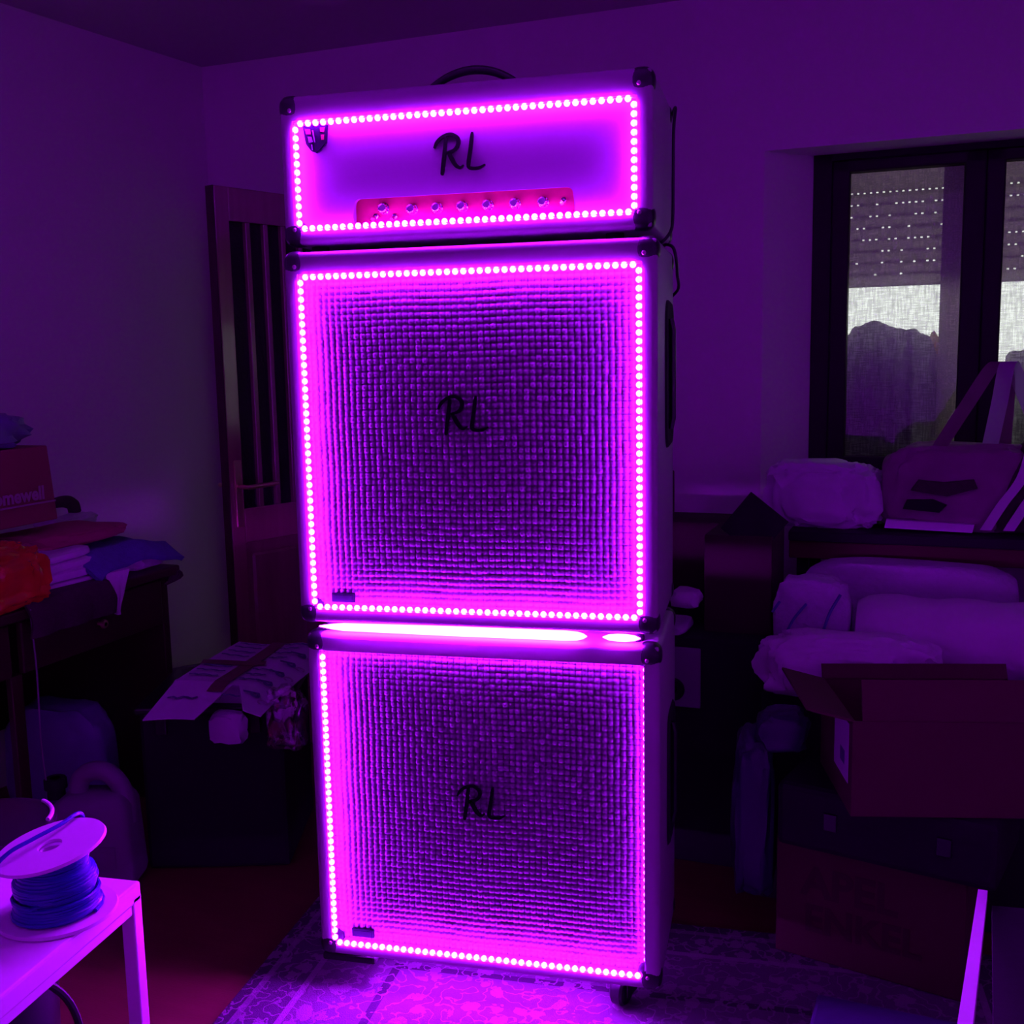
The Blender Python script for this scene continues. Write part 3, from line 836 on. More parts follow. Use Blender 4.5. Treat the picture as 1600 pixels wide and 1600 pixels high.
# generic faceted shield badge
bx, bz = -0.336, 1.893 - HZ0
bd = obj('shield_badge', prism([(bx, bz), (bx + 0.013, bz + 0.002), (bx + 0.043, bz + 0.002), (bx + 0.055, bz), (bx + 0.051, bz - 0.036), (bx + 0.038, bz - 0.050),
                                (bx + 0.028, bz - 0.055), (bx + 0.017, bz - 0.050), (bx + 0.006, bz - 0.036)][::-1], -0.004, 0.003, 0.002), M['badge'], head)
bd['label'] = 'small dark shield-shaped metal badge'
for pl_, mm in (([(bx + 0.006, bz - 0.006), (bx + 0.018, bz - 0.008), (bx + 0.019, bz - 0.018), (bx + 0.009, bz - 0.017)], 'badgered'),
                ([(bx + 0.040, bz - 0.006), (bx + 0.050, bz - 0.006), (bx + 0.048, bz - 0.015), (bx + 0.040, bz - 0.014)], 'badgered'),
                ([(bx + 0.041, bz - 0.020), (bx + 0.048, bz - 0.020), (bx + 0.047, bz - 0.030), (bx + 0.042, bz - 0.030)], 'badgered'),
                ([(bx + 0.012, bz - 0.022), (bx + 0.020, bz - 0.023), (bx + 0.023, bz - 0.033), (bx + 0.014, bz - 0.034)], 'badgesilver'),
                ([(bx + 0.022, bz - 0.010), (bx + 0.0245, bz - 0.010), (bx + 0.028, bz - 0.034), (bx + 0.026, bz - 0.034)], 'badgesilver'),
                ([(bx + 0.019, bz - 0.038), (bx + 0.021, bz - 0.038), (bx + 0.022, bz - 0.049), (bx + 0.020, bz - 0.049)], 'badgesilver')):
    obj('facet', prism(pl_[::-1], -0.0055, -0.003), M[mm], bd)
led_strip(head, (-0.344, -0.0130, hb), (0.344, -0.0130, hb), 41, (0, 0, -1))
led_strip(head, (-0.344, -0.0130, ha), (0.344, -0.0130, ha), 41, (0, 0, 1))
led_strip(head, (-0.35, -0.0130, ha + 0.006), (-0.35, -0.0130, hb - 0.006), 12, (1, 0, 0))
led_strip(head, (0.35, -0.0130, ha + 0.006), (0.35, -0.0130, hb - 0.006), 12, (-1, 0, 0))
for x in (-0.33, 0.30):
    for y in (0.05, 0.30):
        bm = bmesh.new(); lathe(bm, [(0.018, 0), (0.020, -0.016), (0.018, -0.018), (0.0, -0.018)], 16, (x, y, 0))
        obj('rubber_foot', bm, M['blackm'], head, True)
bm = bmesh.new()
hp = curve_pts([(-0.112, 0.12, HH + 0.002), (-0.098, 0.12, HH + 0.022), (-0.055, 0.12, HH + 0.045), (-0.008, 0.12, HH + 0.054), (0.04, 0.12, HH + 0.047), (0.085, 0.12, HH + 0.024), (0.10, 0.12, HH + 0.002)], 6)
add_tube(bm, hp, [0.006 + 0.003 * math.sin(PI * i / (len(hp) - 1)) for i in range(len(hp))], 10)
st = obj('carry_handle', bm, M['black'], head, True)
for x in (-0.118, 0.106):
    obj('handle_bracket', box(x - 0.018, x + 0.018, 0.105, 0.135, HH - 0.001, HH + 0.007, 0.003), M['rivet'], head)
# speaker leads behind the right side
for pts, lab in (([(0.372, 0.352, 1.93), (0.389, 0.26, 1.93), (0.389, 0.22, 1.88), (0.388, 0.22, 1.78), (0.388, 0.21, 1.70), (0.385, 0.19, 1.668), (0.366, 0.18, 1.645), (0.34, 0.22, 1.642), (0.33, 0.353, 1.650)],
                  'black cable drooping from the amplifier head onto the cabinet below'),
                 ([(0.345, 0.36, 1.70), (0.355, 0.30, 1.646), (0.372, 0.22, 1.645), (0.390, 0.20, 1.636), (0.397, 0.20, 1.605), (0.395, 0.24, 1.585), (0.390, 0.33, 1.56), (0.37, 0.352, 1.54)],
                  'black cable arching over the top right edge of the middle cabinet')):
    bm = bmesh.new(); add_tube(bm, curve_pts(pts, 8), 0.0035, 8)
    tag(obj('cable', bm, M['black'], None, True), lab, 'cable', 'speaker cables behind the stack')

exec_small = True
# ------------------------------------------------------------------ white table and spool (front left)
tb = empty('white_table', 'small white table with thin legs in the front left corner of the room', 'table', (-0.72, -1.05, 0.0))
X0, X1, Y0, Y1 = -0.45, 0.345, -0.50, 0.355
obj('tabletop', box(X0, X1, Y0, Y1, 0.568, 0.600, 0.004), M['white'], tb)
for x in (X0 + 0.012, X1 - 0.012):
    for y in (Y0 + 0.012, Y1 - 0.012):
        obj('leg', box(x - 0.012, x + 0.012, y - 0.012, y + 0.012, 0.0, 0.58, 0.003), M['white'], tb)
for y in (Y0 + 0.012, Y1 - 0.012):
    obj('apron', box(X0 + 0.024, X1 - 0.024, y - 0.008, y + 0.008, 0.553, 0.578, 0.002), M['white'], tb)
for x in (X0 + 0.012, X1 - 0.012):
    obj('apron', box(x - 0.010, x + 0.010, Y0 + 0.024, Y1 - 0.024, 0.553, 0.578, 0.002), M['white'], tb)
bm = bmesh.new(); add_tube(bm, curve_pts([(-0.60, -0.95, 0.50), (-0.56, -0.86, 0.50), (-0.50, -0.76, 0.44), (-0.47, -0.74, 0.33), (-0.47, -0.78, 0.15), (-0.50, -0.85, 0.012)], 8), 0.006, 8)
tag(obj('cable', bm, M['black'], None, True), 'thick black cable hanging in a bend under the white table', 'cable')
tag(obj('storage_box', box(-0.98, -0.55, -1.15, -0.80, 0, 0.36, 0.01), M['redbox']), 'dark red box standing under the white table', 'box')

sp = empty('cable_spool', 'white flanged spool wound with blue wire standing on the white table', 'spool', (-0.440, -0.812, 0.600))
bm = bmesh.new(); lathe(bm, [(0.019, 0.0), (0.083, 0.0), (0.086, 0.002), (0.084, 0.006), (0.019, 0.006)], 48, ring=True); obj('flange', bm, M['flange'], sp, True)
bm = bmesh.new(); lathe(bm, [(0.018, 0.0), (0.078, 0.0), (0.081, 0.002), (0.079, 0.006), (0.018, 0.006), (0.016, 0.003)], 48, ring=True)
tf = obj('flange', bm, M['flange'], sp, True, loc=(-0.004, 0.0, 0.101), rot=(R(7), R(-7), 0))
bm = bmesh.new(); lathe(bm, [(0.020, 0.004), (0.030, 0.004), (0.030, 0.098), (0.020, 0.098)], 24, ring=True); obj('core', bm, M['flange'], sp, True)
pts = []
turns = 26
for k in range(turns * 20):
    f = k / (turns * 20); lay = f * turns / 26
    zz = 0.010 + 0.083 * f
    r = 0.052 - 0.006 * math.sin(f * 9) + (0.012 if f < 0.3 else 0)
    a = 2 * PI * k / 20
    pts.append((r * math.cos(a), r * math.sin(a), zz + 0.002 * math.sin(a + f * 30)))
bm = bmesh.new(); add_tube(bm, pts, 0.0032, 6)
lathe(bm, [(0.030, 0.006), (0.058, 0.006), (0.056, 0.03), (0.047, 0.05), (0.046, 0.094), (0.030, 0.094)], 24, ring=True)
obj('wire_winding', bm, M['bluewire'], sp, True)
bm = bmesh.new(); add_tube(bm, curve_pts([(-0.01, 0.052, 0.07), (-0.012, 0.085, 0.088), (-0.015, 0.096, 0.106), (-0.012, 0.080, 0.122), (-0.016, 0.04, 0.120), (-0.03, -0.005, 0.116), (-0.046, -0.045, 0.108), (-0.066, -0.083, 0.075), (-0.085, -0.10, 0.03), (-0.12, -0.12, 0.006), (-0.18, -0.13, 0.004)], 10), 0.0032, 8)
obj('loose_wire', bm, M['bluewire'], sp, True)

bt = empty('black_tub', 'round black lidded tub with a glinting rim behind the wire spool', 'tub', (-0.78, -0.55, 0.0))
bm = bmesh.new(); lathe(bm, [(0.0, 0.0), (0.09, 0.0), (0.112, 0.585), (0.120, 0.590), (0.120, 0.597), (0.108, 0.600), (0.10, 0.60), (0, 0.612)], 40); obj('tub_wall', bm, M['black'], bt, True)
bm = bmesh.new(); add_tube(bm, [(0.112 * math.cos(a), 0.112 * math.sin(a), 0.602) for a in [R(15 + 4 * k) for k in range(14)]], 0.004, 8); obj('rim_glint', bm, M['white'], bt, True)  # highlight on the rim drawn as a white arc
lp = empty('black_board', 'thin black board leaning at the left edge behind the spool', 'board', (-0.86, -0.68, 0.0))
o = obj('board_panel', box(-0.22, 0.0, -0.008, 0.008, 0.0, 0.74, 0.002), M['black'], lp, rot=(0, R(14), 0))
bm = bmesh.new(); add_tube(bm, [(0.004, -0.01, 0.3), (0.004, -0.01, 0.735)], 0.003, 6); obj('edge_strip', bm, M['jerry'], lp, rot=(0, R(14), 0));  # bright highlight along the board edge modelled as a pale strip

# ------------------------------------------------------------------ black bin with printed card on top
kb = empty('storage_bin', 'black storage bin with printed cardboard lying on its top, left of the stack', 'bin', (-0.86, 0.50, 0), R(14))
bm = box(-0.25, 0.15, 0.0, 0.40, 0.0, 0.46, 0.012)
obj('bin_body', bm, M['blackm'], kb)
obj('bin_rim', box(-0.26, 0.16, -0.01, 0.41, 0.455, 0.475, 0.006), M['black'], kb)
for x in (-0.20, 0.06):
    obj('bin_clip', box(x, x + 0.03, -0.018, -0.008, 0.40, 0.465, 0.003), M['black'], kb)
pc = empty('printed_carton', 'white printed cardboard carton crossed with brown tape on the black bin', 'carton', (-0.855, 0.50, 0.475), R(6))
# lower tray and a flap sheet folded over it
obj('carton_tray', box(-0.13, 0.10, 0.02, 0.34, 0.0, 0.06, 0.003), M['paper'], pc)
def lid(s, t):
    x = s; z = 0.075
    z -= 0.05 * max(0, 0.28 - t) / 0.28 * (1 if s < 0.58 else 0.3)
    z -= 0.045 * max(0, s - 0.72) / 0.28 * (0.6 + 0.4 * t)
    return Vector((0, 0, z + 0.006 * math.sin(s * 5 + t * 3)))
bm = bmesh.new()
def lid_pt(s, t): return Vector((-0.145 + 0.295 * s + 0.02 * t, -0.20 + 0.60 * t, 0)) + lid(s, t)
NX, NY = 20, 20
g = {(i, j): bm.verts.new(lid_pt(i / NX, 0.28 + 0.72 * j / NY)) for i in range(NX + 1) for j in range(NY + 1)}
for i in range(NX):
    for j in range(NY):
        if i + j > 36: continue
        bm.faces.new((g[i, j], g[i + 1, j], g[i + 1, j + 1], g[i, j + 1]))
# front flap left, narrower toward its free edge; pointed flap right
for lo, hi, e0, e1, n_ in (((0.0, 0.56), (-0.04, 0.44), 0.28, 0.0, 12), ((0.62, 1.0), (0.84, 1.0), 0.28, 0.06, 8)):
    rows = []
    for j in range(7):
        f = j / 6; t_ = e0 + (e1 - e0) * f
        a0 = lo[0] + (hi[0] - lo[0]) * f; a1 = lo[1] + (hi[1] - lo[1]) * f
        rows.append([bm.verts.new(lid_pt(a0 + (a1 - a0) * i / n_, t_)) for i in range(n_ + 1)])
    for j in range(6):
        for i in range(n_): bm.faces.new((rows[j][i], rows[j][i + 1], rows[j + 1][i + 1], rows[j + 1][i]))
bmesh.ops.remove_doubles(bm, verts=bm.verts[:], dist=1e-4)
bmesh.ops.recalc_face_normals(bm, faces=bm.faces[:])
bmesh.ops.delete(bm, geom=[v for v in bm.verts if not v.link_faces], context='VERTS')
bmesh.ops.solidify(bm, geom=bm.faces[:], thickness=0.003)
ld_ = obj('carton_lid', bm, M['paper'], pc)
def on_lid(s, t, up=0.0045):
    return Vector((-0.145 + 0.295 * s + 0.02 * t, -0.20 + 0.60 * t, 0)) + lid(s, t) + Vector((0, 0, up))
def strip(pts, w, m, name, parent):
    bm = bmesh.new(); prev = None
    for i, p in enumerate(pts):
        d = pts[min(i + 1, len(pts) - 1)] - pts[max(i - 1, 0)]; d.z = 0; d.normalize(); nn = Vector((-d.y, d.x, 0)) * w / 2
        cur = [bm.verts.new(p + nn), bm.verts.new(p - nn)]
        if prev: bm.faces.new((prev[0], prev[1], cur[1], cur[0]))
        prev = cur
    bmesh.ops.recalc_face_normals(bm, faces=bm.faces[:])
    bmesh.ops.solidify(bm, geom=bm.faces[:], thickness=0.0008)
    return obj(name, bm, m, parent)
strip([on_lid(0.45 , t / 20) for t in range(4, 21)], 0.045, M['brown_tape'], 'tape', ld_)
strip([on_lid(s / 20, 0.56 + 0.1 * s / 20, 0.006) for s in range(0, 13)], 0.040, M['brown_tape'], 'tape', ld_)
LROT = (Matrix.Rotation(R(24), 3, 'Y') @ Matrix.Rotation(R(-60), 3, 'Z')).to_euler()
gp = text_mesh('P', 0.062)
for k in range(6):
    p = on_lid(0.80, 0.20 + 0.15 * k, 0.007)
    o = obj('printed_letter', gp, M['ink'] if k == 0 else None, ld_, loc=p, rot=LROT)
gc = text_mesh('C', 0.038)
for k in range(5):
    p = on_lid(0.93, 0.16 + 0.16 * k, 0.007)
    obj('printed_letter', gc, M['inkpale'] if k == 0 else None, ld_, loc=p, rot=LROT)
for t in (0.14, 0.36, 0.44, 0.52, 0.72, 0.80, 0.88, 0.95):
    for s0, s1 in ((0.06, 0.34), (0.55, 0.74)):
        strip([on_lid(s0 + (s1 - s0) * k / 6, t + 0.008 * math.sin(k * 2.3), 0.0055) for k in range(7)], 0.009, M['ink'], 'printed_line', ld_)
# clear bag hanging over the bin side
bm = blob((0.11, 0.07, 0.17), 11, 0.12, 3, 0.6, 4, folds=0.12, ffreq=6)
o = obj('plastic_bag', bm, M['clear'], None, True, loc=(-0.665, 0.455, 0.385)); tag(o, 'crumpled clear plastic bag hanging beside the printed carton', 'bag')
o = obj('paper_scrap', blob((0.10, 0.05, 0.09), 12, 0.15, 3, 0.6, 3, folds=0.1), M['paper'], None, True, loc=(-0.83, 0.44, 0.395)); tag(o, 'crumpled white printed paper under the carton flap on the bin front', 'paper')
# round floor cushion behind
o = obj('floor_cushion', blob((0.62, 0.50, 0.30), 14, 0.05, 1.5, 0.75, 4), M['sack'], None, True, loc=(-1.42, 1.42, 0.0)); tag(o, 'dusky round cushion on the floor in front of the open door', 'cushion')

# jerry can
jc = empty('jerry_can', 'grey-white plastic jerry can with moulded handle beside the black bin', 'canister', (-1.20, 0.34, 0), R(12))
bm = box(-0.125, 0.125, -0.08, 0.08, 0.0, 0.27, 0.035, 4)
for v in bm.verts:
    if v.co.z > 0.20:
        k = (v.co.z - 0.20) / 0.07; v.co.x = v.co.x * (1 - 0.30 * k) + 0.02 * k; v.co.y *= 1 - 0.3 * k
obj('can_body', bm, M['jerry'], jc, True)
bm = bmesh.new(); add_tube(bm, curve_pts([(-0.035, 0, 0.24), (-0.025, 0, 0.300), (0.015, 0, 0.325), (0.06, 0, 0.312), (0.092, 0, 0.26), (0.10, 0, 0.18)], 7), 0.026, 12); obj('can_handle', bm, M['jerry'], jc, True)
bm = bmesh.new(); lathe(bm, [(0.024, 0.25), (0.024, 0.275), (0.030, 0.277), (0.030, 0.302), (0.027, 0.306), (0, 0.306)], 20, (-0.095, 0, 0)); obj('screw_cap', bm, M['blackm'], jc, True)
obj('can_label', box(-0.02, 0.09, -0.0825, -0.0805, 0.08, 0.14, 0.0005), M['sack'], jc)
o = obj('printed_bag', blob((0.34, 0.16, 0.42), 15, 0.06, 2, 0.6, 4, folds=0.04), M['bluefilm'], None, True, loc=(-1.52, 0.66, 0)); tag(o, 'bluish patterned bag standing on the floor below the desk', 'bag')

# ------------------------------------------------------------------ desk along the left wall with its load
dk = empty('wooden_desk', 'dark wooden desk along the left wall, heaped with clothes and bags', 'desk', (-1.28, 0.92, 0), R(-97))
# local x runs toward the camera, local y away from the wall is +y
DL, DW = 1.9, 0.56
obj('desktop', box(-0.03, DL, -DW, 0.03, 0.750, 0.780, 0.006), M['dresser'], dk)
obj('side_panel', box(0.0, 0.03, -DW + 0.02, 0.0, 0.0, 0.75, 0.003), M['dresser'], dk)
obj('side_panel', box(DL - 0.05, DL - 0.02, -DW + 0.02, 0.0, 0.0, 0.75, 0.003), M['dresser'], dk)
obj('back_panel', box(0.03, DL - 0.05, -DW + 0.02, -DW + 0.035, 0.25, 0.75), M['dresser'], dk)
for k in range(2):
    x0 = 0.04 + k * 0.62
    dr = obj('drawer', box(x0, x0 + 0.58, -0.012, 0.008, 0.60, 0.742, 0.004), M['dresser'], dk)
    bm = bmesh.new(); lathe(bm, [(0.006, 0), (0.006, 0.012), (0.014, 0.018), (0.012, 0.026), (0, 0.028)], 16, (x0 + 0.29, 0.008, 0.67), axis='Y'); obj('knob', bm, M['brass'], dr, True)
obj('leg', box(0.62, 0.66, -0.02, 0.0, 0, 0.60, 0.003), M['dresser'], dk)
DM = Matrix.Translation((-1.28, 0.92, 0)) @ Matrix.Rotation(R(-97), 4, 'Z')
def on_desk(name, bm, m, lab, cat, x, y, z=0.78, rz=0, group=None, smooth=True):
    o = obj(name, bm, m, None, smooth); o.location = DM @ Vector((x, y, z)); o.rotation_euler = (0, 0, R(-97) + rz); tag(o, lab, cat, group); return o
# folded white shirts: a stack
for k in range(4):
    o = on_desk('folded_shirt', blob((0.34 - 0.02 * k, 0.26, 0.030), 20 + k, 0.03, 2, 0.35, 4, folds=0.03), M['whitecloth'],
            ['white folded shirt at the bottom of the pile by the desk edge', 'white folded shirt second from the bottom by the desk edge', 'white folded shirt third from the bottom by the desk edge', 'uppermost white folded shirt in the pile by the desk edge'][k],
            'shirt', 0.42, -0.15, 0.782 + 0.028 * k, R(3 * k - 5), 'folded white shirts on the desk')
def towel_fn(seed, zc, drop):
    def f(s, t):
        x = noise.noise(Vector((s * 3 + seed, t * 3, 0))) * 0.02
        return Vector((0.01 * math.sin(t * 9), 0.01 * math.sin(s * 7), zc + x - drop * max(0, t - 0.78) / 0.22 - 0.03 * (s - 0.5) ** 2 * 4))
    return f
on_desk('towel', sheet(-0.22, 0.17, -0.16, 0.16, towel_fn(2, 0.0, 0.045), 28, 28, 0.016), M['bluecloth'], 'blue terry towel crumpled over the far half of the clothes pile', 'towel', 0.16, -0.13, 0.875)
on_desk('pink_cloth', blob((0.40, 0.26, 0.05), 31, 0.08, 2, 0.6, 4, folds=0.05), M['pinkcloth'], 'dark pink cloth spread on the blue towel', 'cloth', 0.24, -0.20, 0.885)
on_desk('white_cloth', blob((0.20, 0.24, 0.05), 34, 0.08, 3, 0.5, 4, folds=0.08), M['whitecloth'], 'white cloth corner at the far end of the desk', 'cloth', 0.06, -0.13, 0.782)
on_desk('white_cloth', blob((0.26, 0.10, 0.06), 33, 0.1, 3, 0.6, 4, folds=0.1), M['whitecloth'], 'crumpled white cloth behind the pink cloth', 'cloth', 0.05, -0.34, 0.88, R(10))
on_desk('clothes_pile', blob((0.42, 0.26, 0.10), 35, 0.06, 2, 0.5, 4, folds=0.06), M['bluefilm'], 'pile of bluish clothes under the pink cloth', 'clothes', 0.20, -0.36, 0.782)
bm = bmesh.new(); add_tube(bm, curve_pts([(-0.13, 0, 0.03), (-0.07, 0.01, 0.035), (0, 0, 0.04), (0.05, 0.01, 0.025), (0.07, 0.02, 0.0)], 6), [0.008 + 0.013 * min(1, i / 14) for i in range(25)], 12)
on_desk('sock_roll', bm, M['darkcloth'], 'dark knitted garment rolled up behind the clothes pile', 'garment', 0.06, -0.34, 0.945, R(180))
# paper carrier bag
pb = empty('paper_bag', 'reddish brown paper shopping bag with a pale printed band on the desk', 'bag', DM @ Vector((0.52, -0.25, 0.965)), R(-97))
bm = box(-0.25, 0.25, -0.09, 0.09, 0.0, 0.22, 0.004)
for v in bm.verts:
    v.co.y += 0.02 * (v.co.z / 0.22) * (1 if v.co.y < 0 else -1) + 0.008 * math.sin(v.co.x * 30)
obj('bag_body', bm, M['paperbag'], pb)
obj('printed_band', box(-0.24, 0.24, 0.086, 0.0885, 0.055, 0.060, 0.0), M['paperink'], pb)
tm = text_mesh('homewell', 0.055)
o = obj('bag_lettering', tm, M['paperink'], pb, loc=(-0.09, 0.0885, 0.085), rot=(R(90), 0, R(180)))
on_desk('cloth_bundle', blob((0.50, 0.28, 0.19), 40, 0.05, 2, 0.5, 4, folds=0.04), M['bluefilm'], 'bluish white folded bedding under the paper bag', 'bedding', 0.70, -0.32, 0.78)
on_desk('plastic_bag', blob((0.30, 0.16, 0.11), 41, 0.15, 3, 0.7, 4, folds=0.12), M['bluefilm'], 'crumpled bluish plastic bag on top of the paper bag', 'bag', 0.47, -0.26, 1.185)
on_desk('dark_glove', blob((0.16, 0.12, 0.06), 42, 0.15, 3, 0.7, 4, folds=0.12), M['darkcloth'], 'dark knitted bundle lying on the bluish plastic bag', 'bundle', 0.50, -0.26, 1.285)
# orange bag
on_desk('orange_bag', blob((0.26, 0.20, 0.17), 43, 0.10, 3, 0.6, 5, folds=0.12, ffreq=5, ridge=True), M['orange'], 'shiny orange plastic bag at the front edge of the desk', 'bag', 0.67, -0.04, 0.785)
def hang(seed, y0, y1, k=1.0, curl=0.012, edge=0.058, taper=0.0, xw=0.09):
    def f(s, t):
        base = y0 + (y1 - y0) * t
        ex = max(0, base - edge)
        return Vector((0.02 * math.sin(t * 5 + seed) * t - (s - 0.5) * xw * taper * min(1, max(0, ex) * 12) + taper * 0.25 * ex, -ex + (0.014 + abs(curl * math.sin(s * 8 + seed))) * min(1, ex * 20), 0.014 - ex * k))
    return f
on_desk('dark_garment', sheet(-0.16, 0.16, -0.10, 0.155, hang(1, -0.10, 0.155, 1.0), 24, 30, 0.008), M['darkcloth'], 'dark garment hanging over the desk edge below the shirts', 'garment', 0.48, -0.02, 0.785)
on_desk('white_rag', sheet(-0.045, 0.045, -0.08, 0.15, hang(4, -0.08, 0.15, 1.35, 0.006, taper=0.9), 12, 30, 0.004), M['whitecloth'], 'pointed white rag hanging over the desk edge', 'rag', 0.25, -0.02, 0.80, R(-8))
bm = bmesh.new(); add_tube(bm, curve_pts([(0.62, 0.045, 0.78), (0.62, 0.05, 0.6), (0.625, 0.05, 0.4), (0.61, 0.05, 0.2)], 6), 0.0025, 6)
o = obj('cord', bm, M['sack'], None, True); o.matrix_world = DM.copy(); tag(o, 'thin cord hanging down the front of the desk', 'cord')
bm = bmesh.new()
for k in range(9): add_tube(bm, curve_pts([(-0.02 - 0.008 * k, 0.02, 0.0), (-0.035 - 0.006 * k, 0.03 + 0.004 * k, -0.02 - 0.004 * (k % 3)), (-0.05 + 0.003 * k, 0.036, -0.05)], 4), 0.004, 6)
o = on_desk('fringed_scarf', bm, M['darkcloth'], 'dark fringed scarf end hanging at the far corner of the desk', 'scarf', 0.06, -0.02, 0.775)

# ------------------------------------------------------------------ right side: shelf and heap
sf = empty('side_shelf', 'dark shelf board under the window carrying the bags', 'shelf', CORNER, A)
obj('shelf_board', box(2.40, 3.95, -0.52, -0.06, 0.855, 0.885, 0.004), M['blackm'], sf)
obj('front_rail', box(2.40, 3.95, -0.50, -0.48, 0.80, 0.853, 0.003), M['redbox'], sf)
for u in (2.42, 3.2, 3.90):
    for w in (-0.47, -0.12): obj('leg', box(u, u + 0.035, w, w + 0.035, 0, 0.855, 0.002), M['blackm'], sf)
on_wall('white_bag', blob((0.33, 0.20, 0.20), 50, 0.07, 2, 0.62, 5, folds=0.14, ffreq=4.5, ridge=True), M['whitebag'],
        'puffed white plastic bag gathered on the dark shelf left of the tote', 'bag', (2.485, -0.36, 0.885))
tt = empty('tote_bag', 'printed tote bag with striped side and upright handles on the dark shelf', 'bag', W(2.86, -0.34, 0.885), A)
bm = blob((0.44, 0.22, 0.27), 51, 0.05, 2, 0.55, 5, folds=0.05)
for v in bm.verts: v.co.x += 0.12 * v.co.z
obj('bag_body', bm, M['tote'], tt, True)
bm = bmesh.new()
for k in range(2):
    pts = [(0.085 + k * 0.06, -0.125, 0.015), (0.125 + k * 0.06, -0.132, 0.09), (0.175 + k * 0.055, -0.122, 0.17), (0.20 + k * 0.055, -0.10, 0.27)]
    pts = [Vector(p) for p in curve_pts(pts, 6)]
    for i in range(len(pts) - 1):
        a_, b_ = pts[i], pts[i + 1]
        vs = [bm.verts.new(c) for c in (a_ + Vector((-.015, 0, 0)), a_ + Vector((.015, 0, 0)), b_ + Vector((.015, 0, 0)), b_ + Vector((-.015, 0, 0)))]
        bm.faces.new(vs)
bmesh.ops.remove_doubles(bm, verts=bm.verts[:], dist=1e-5)
bmesh.ops.solidify(bm, geom=bm.faces[:], thickness=0.004)
obj('side_stripes', bm, M['whitebag'], tt)
def tote_front(x, z):
    return -0.118 + 0.05 * max(0, abs(z - 0.13) / 0.13) ** 4
for nm_, pl_, m_ in (('bottom_band', [(-0.19, 0.012), (0.05, 0.006), (0.055, 0.030), (-0.185, 0.036)], 'whitebag'),
                     ('print_patch', [(-0.14, 0.07), (-0.04, 0.062), (-0.02, 0.085), (-0.06, 0.10), (-0.13, 0.095)], 'blackm'),
                     ('print_patch', [(-0.12, 0.125), (-0.02, 0.11), (0.06, 0.135), (0.05, 0.16), (-0.03, 0.150), (-0.10, 0.155)], 'darkcloth')):
    obj(nm_, prism([(x_, z_) for x_, z_ in pl_], -0.128, -0.100), M[m_], tt)
bm = blob((0.18, 0.20, 0.28), 52, 0.04, 2, 0.5, 4)
for v in bm.verts: v.co.x += 0.35 * v.co.z
obj('side_gusset', bm, M['darkcloth'], tt, True, loc=(0.16, -0.01, 0.0))
for k, (xa, xb, xt, mm) in enumerate(((-0.05, 0.02, 0.10, 'tote'), (0.09, 0.13, 0.13, 'whitebag'))):
    bm = bmesh.new()
    pts = curve_pts([(xa, -0.06 + 0.03 * k, 0.24), ((xa + xt) / 2, -0.05, 0.37), (xt, -0.03, 0.49), (xt + 0.03, 0.0, 0.44), (xb + 0.11, 0.04, 0.25)], 8)
    prev = None
    for p in pts:
        cur = [bm.verts.new(p + Vector((-0.022, 0, 0))), bm.verts.new(p + Vector((0.022, 0, 0)))]
        if prev: bm.faces.new((prev[0], prev[1], cur[1], cur[0]))
        prev = cur
    bmesh.ops.solidify(bm, geom=bm.faces[:], thickness=0.004)
    obj('handle', bm, M[mm], tt, True)
on_wall('dark_sack', blob((0.36, 0.26, 0.40), 53, 0.08, 2, 0.6, 4, folds=0.06), M['blackm'], 'black bag at the right end of the shelf beyond the tote', 'bag', (3.42, -0.34, 0.885))
on_wall('bed_linen', blob((0.58, 0.16, 0.27), 54, 0.03, 2, 0.4, 4, folds=0.03), M['towel'], 'folded linen pile just below the shelf behind the quilt', 'linen', (2.74, -0.60, 0.56))
on_wall('linen_support', box(-0.29, 0.62, -0.30, 0.24, 0.0, 0.56, 0.005), M['blackm'], 'dark chest standing under the rolled quilt', 'chest', (2.70, -0.79, 0.0))
# quilt roll
bm = bmesh.new()
NS = 60
prof = [(-0.30, 0.055), (-0.295, 0.09), (-0.27, 0.105)] + [(-0.24 + 0.048 * k, 0.110 + 0.004 * math.sin(k * 1.7)) for k in range(11)] + [(0.27, 0.104), (0.295, 0.085), (0.30, 0.05)]
lathe(bm, [(0.0, -0.285)] + [(r, x) for x, r in prof] + [(0.0, 0.285)], NS, axis='X')
for v in bm.verts:
    a = math.atan2(v.co.z, v.co.y)
    k = 1 + 0.05 * noise.noise(Vector((v.co.x * 8, math.cos(a) * 2, math.sin(a) * 2)))
    v.co.y *= k * 1.1; v.co.z = v.co.z * k * 0.95 + 0.108
o = on_wall('quilt_roll', bm, M['whitecloth'], 'thick rolled white quilt lying across the heap below the shelf', 'quilt', (2.92, -0.84, 0.56))
o2 = on_wall('white_towel', blob((0.20, 0.14, 0.27), 55, 0.06, 2, 0.55, 4, folds=0.05), M['towel'], 'white towel with thin blue stripes folded at the left end of the quilt', 'towel', (2.51, -0.86, 0.56), rz=R(-6))
for pts in ([(-0.100, -0.076, 0.095), (-0.05, -0.082, 0.075), (0.01, -0.084, 0.08), (0.04, -0.084, 0.12), (0.06, -0.082, 0.18), (0.085, -0.074, 0.23)],
            [(-0.05, -0.084, 0.12), (-0.03, -0.085, 0.16), (0.0, -0.083, 0.20)], [(-0.09, -0.080, 0.17), (-0.07, -0.082, 0.20)]):
    bm = bmesh.new(); add_tube(bm, curve_pts(pts, 6), 0.004, 6); obj('blue_stripe', bm, M['towelblue'], o2, True)
on_wall('cloth_heap', blob((0.42, 0.18, 0.16), 56, 0.10, 2.2, 0.7, 5, folds=0.10, ffreq=4.5, ridge=True), M['whitecloth'], 'crumpled white sheet heaped below the rolled quilt', 'sheet', (2.62, -1.055, 0.558))
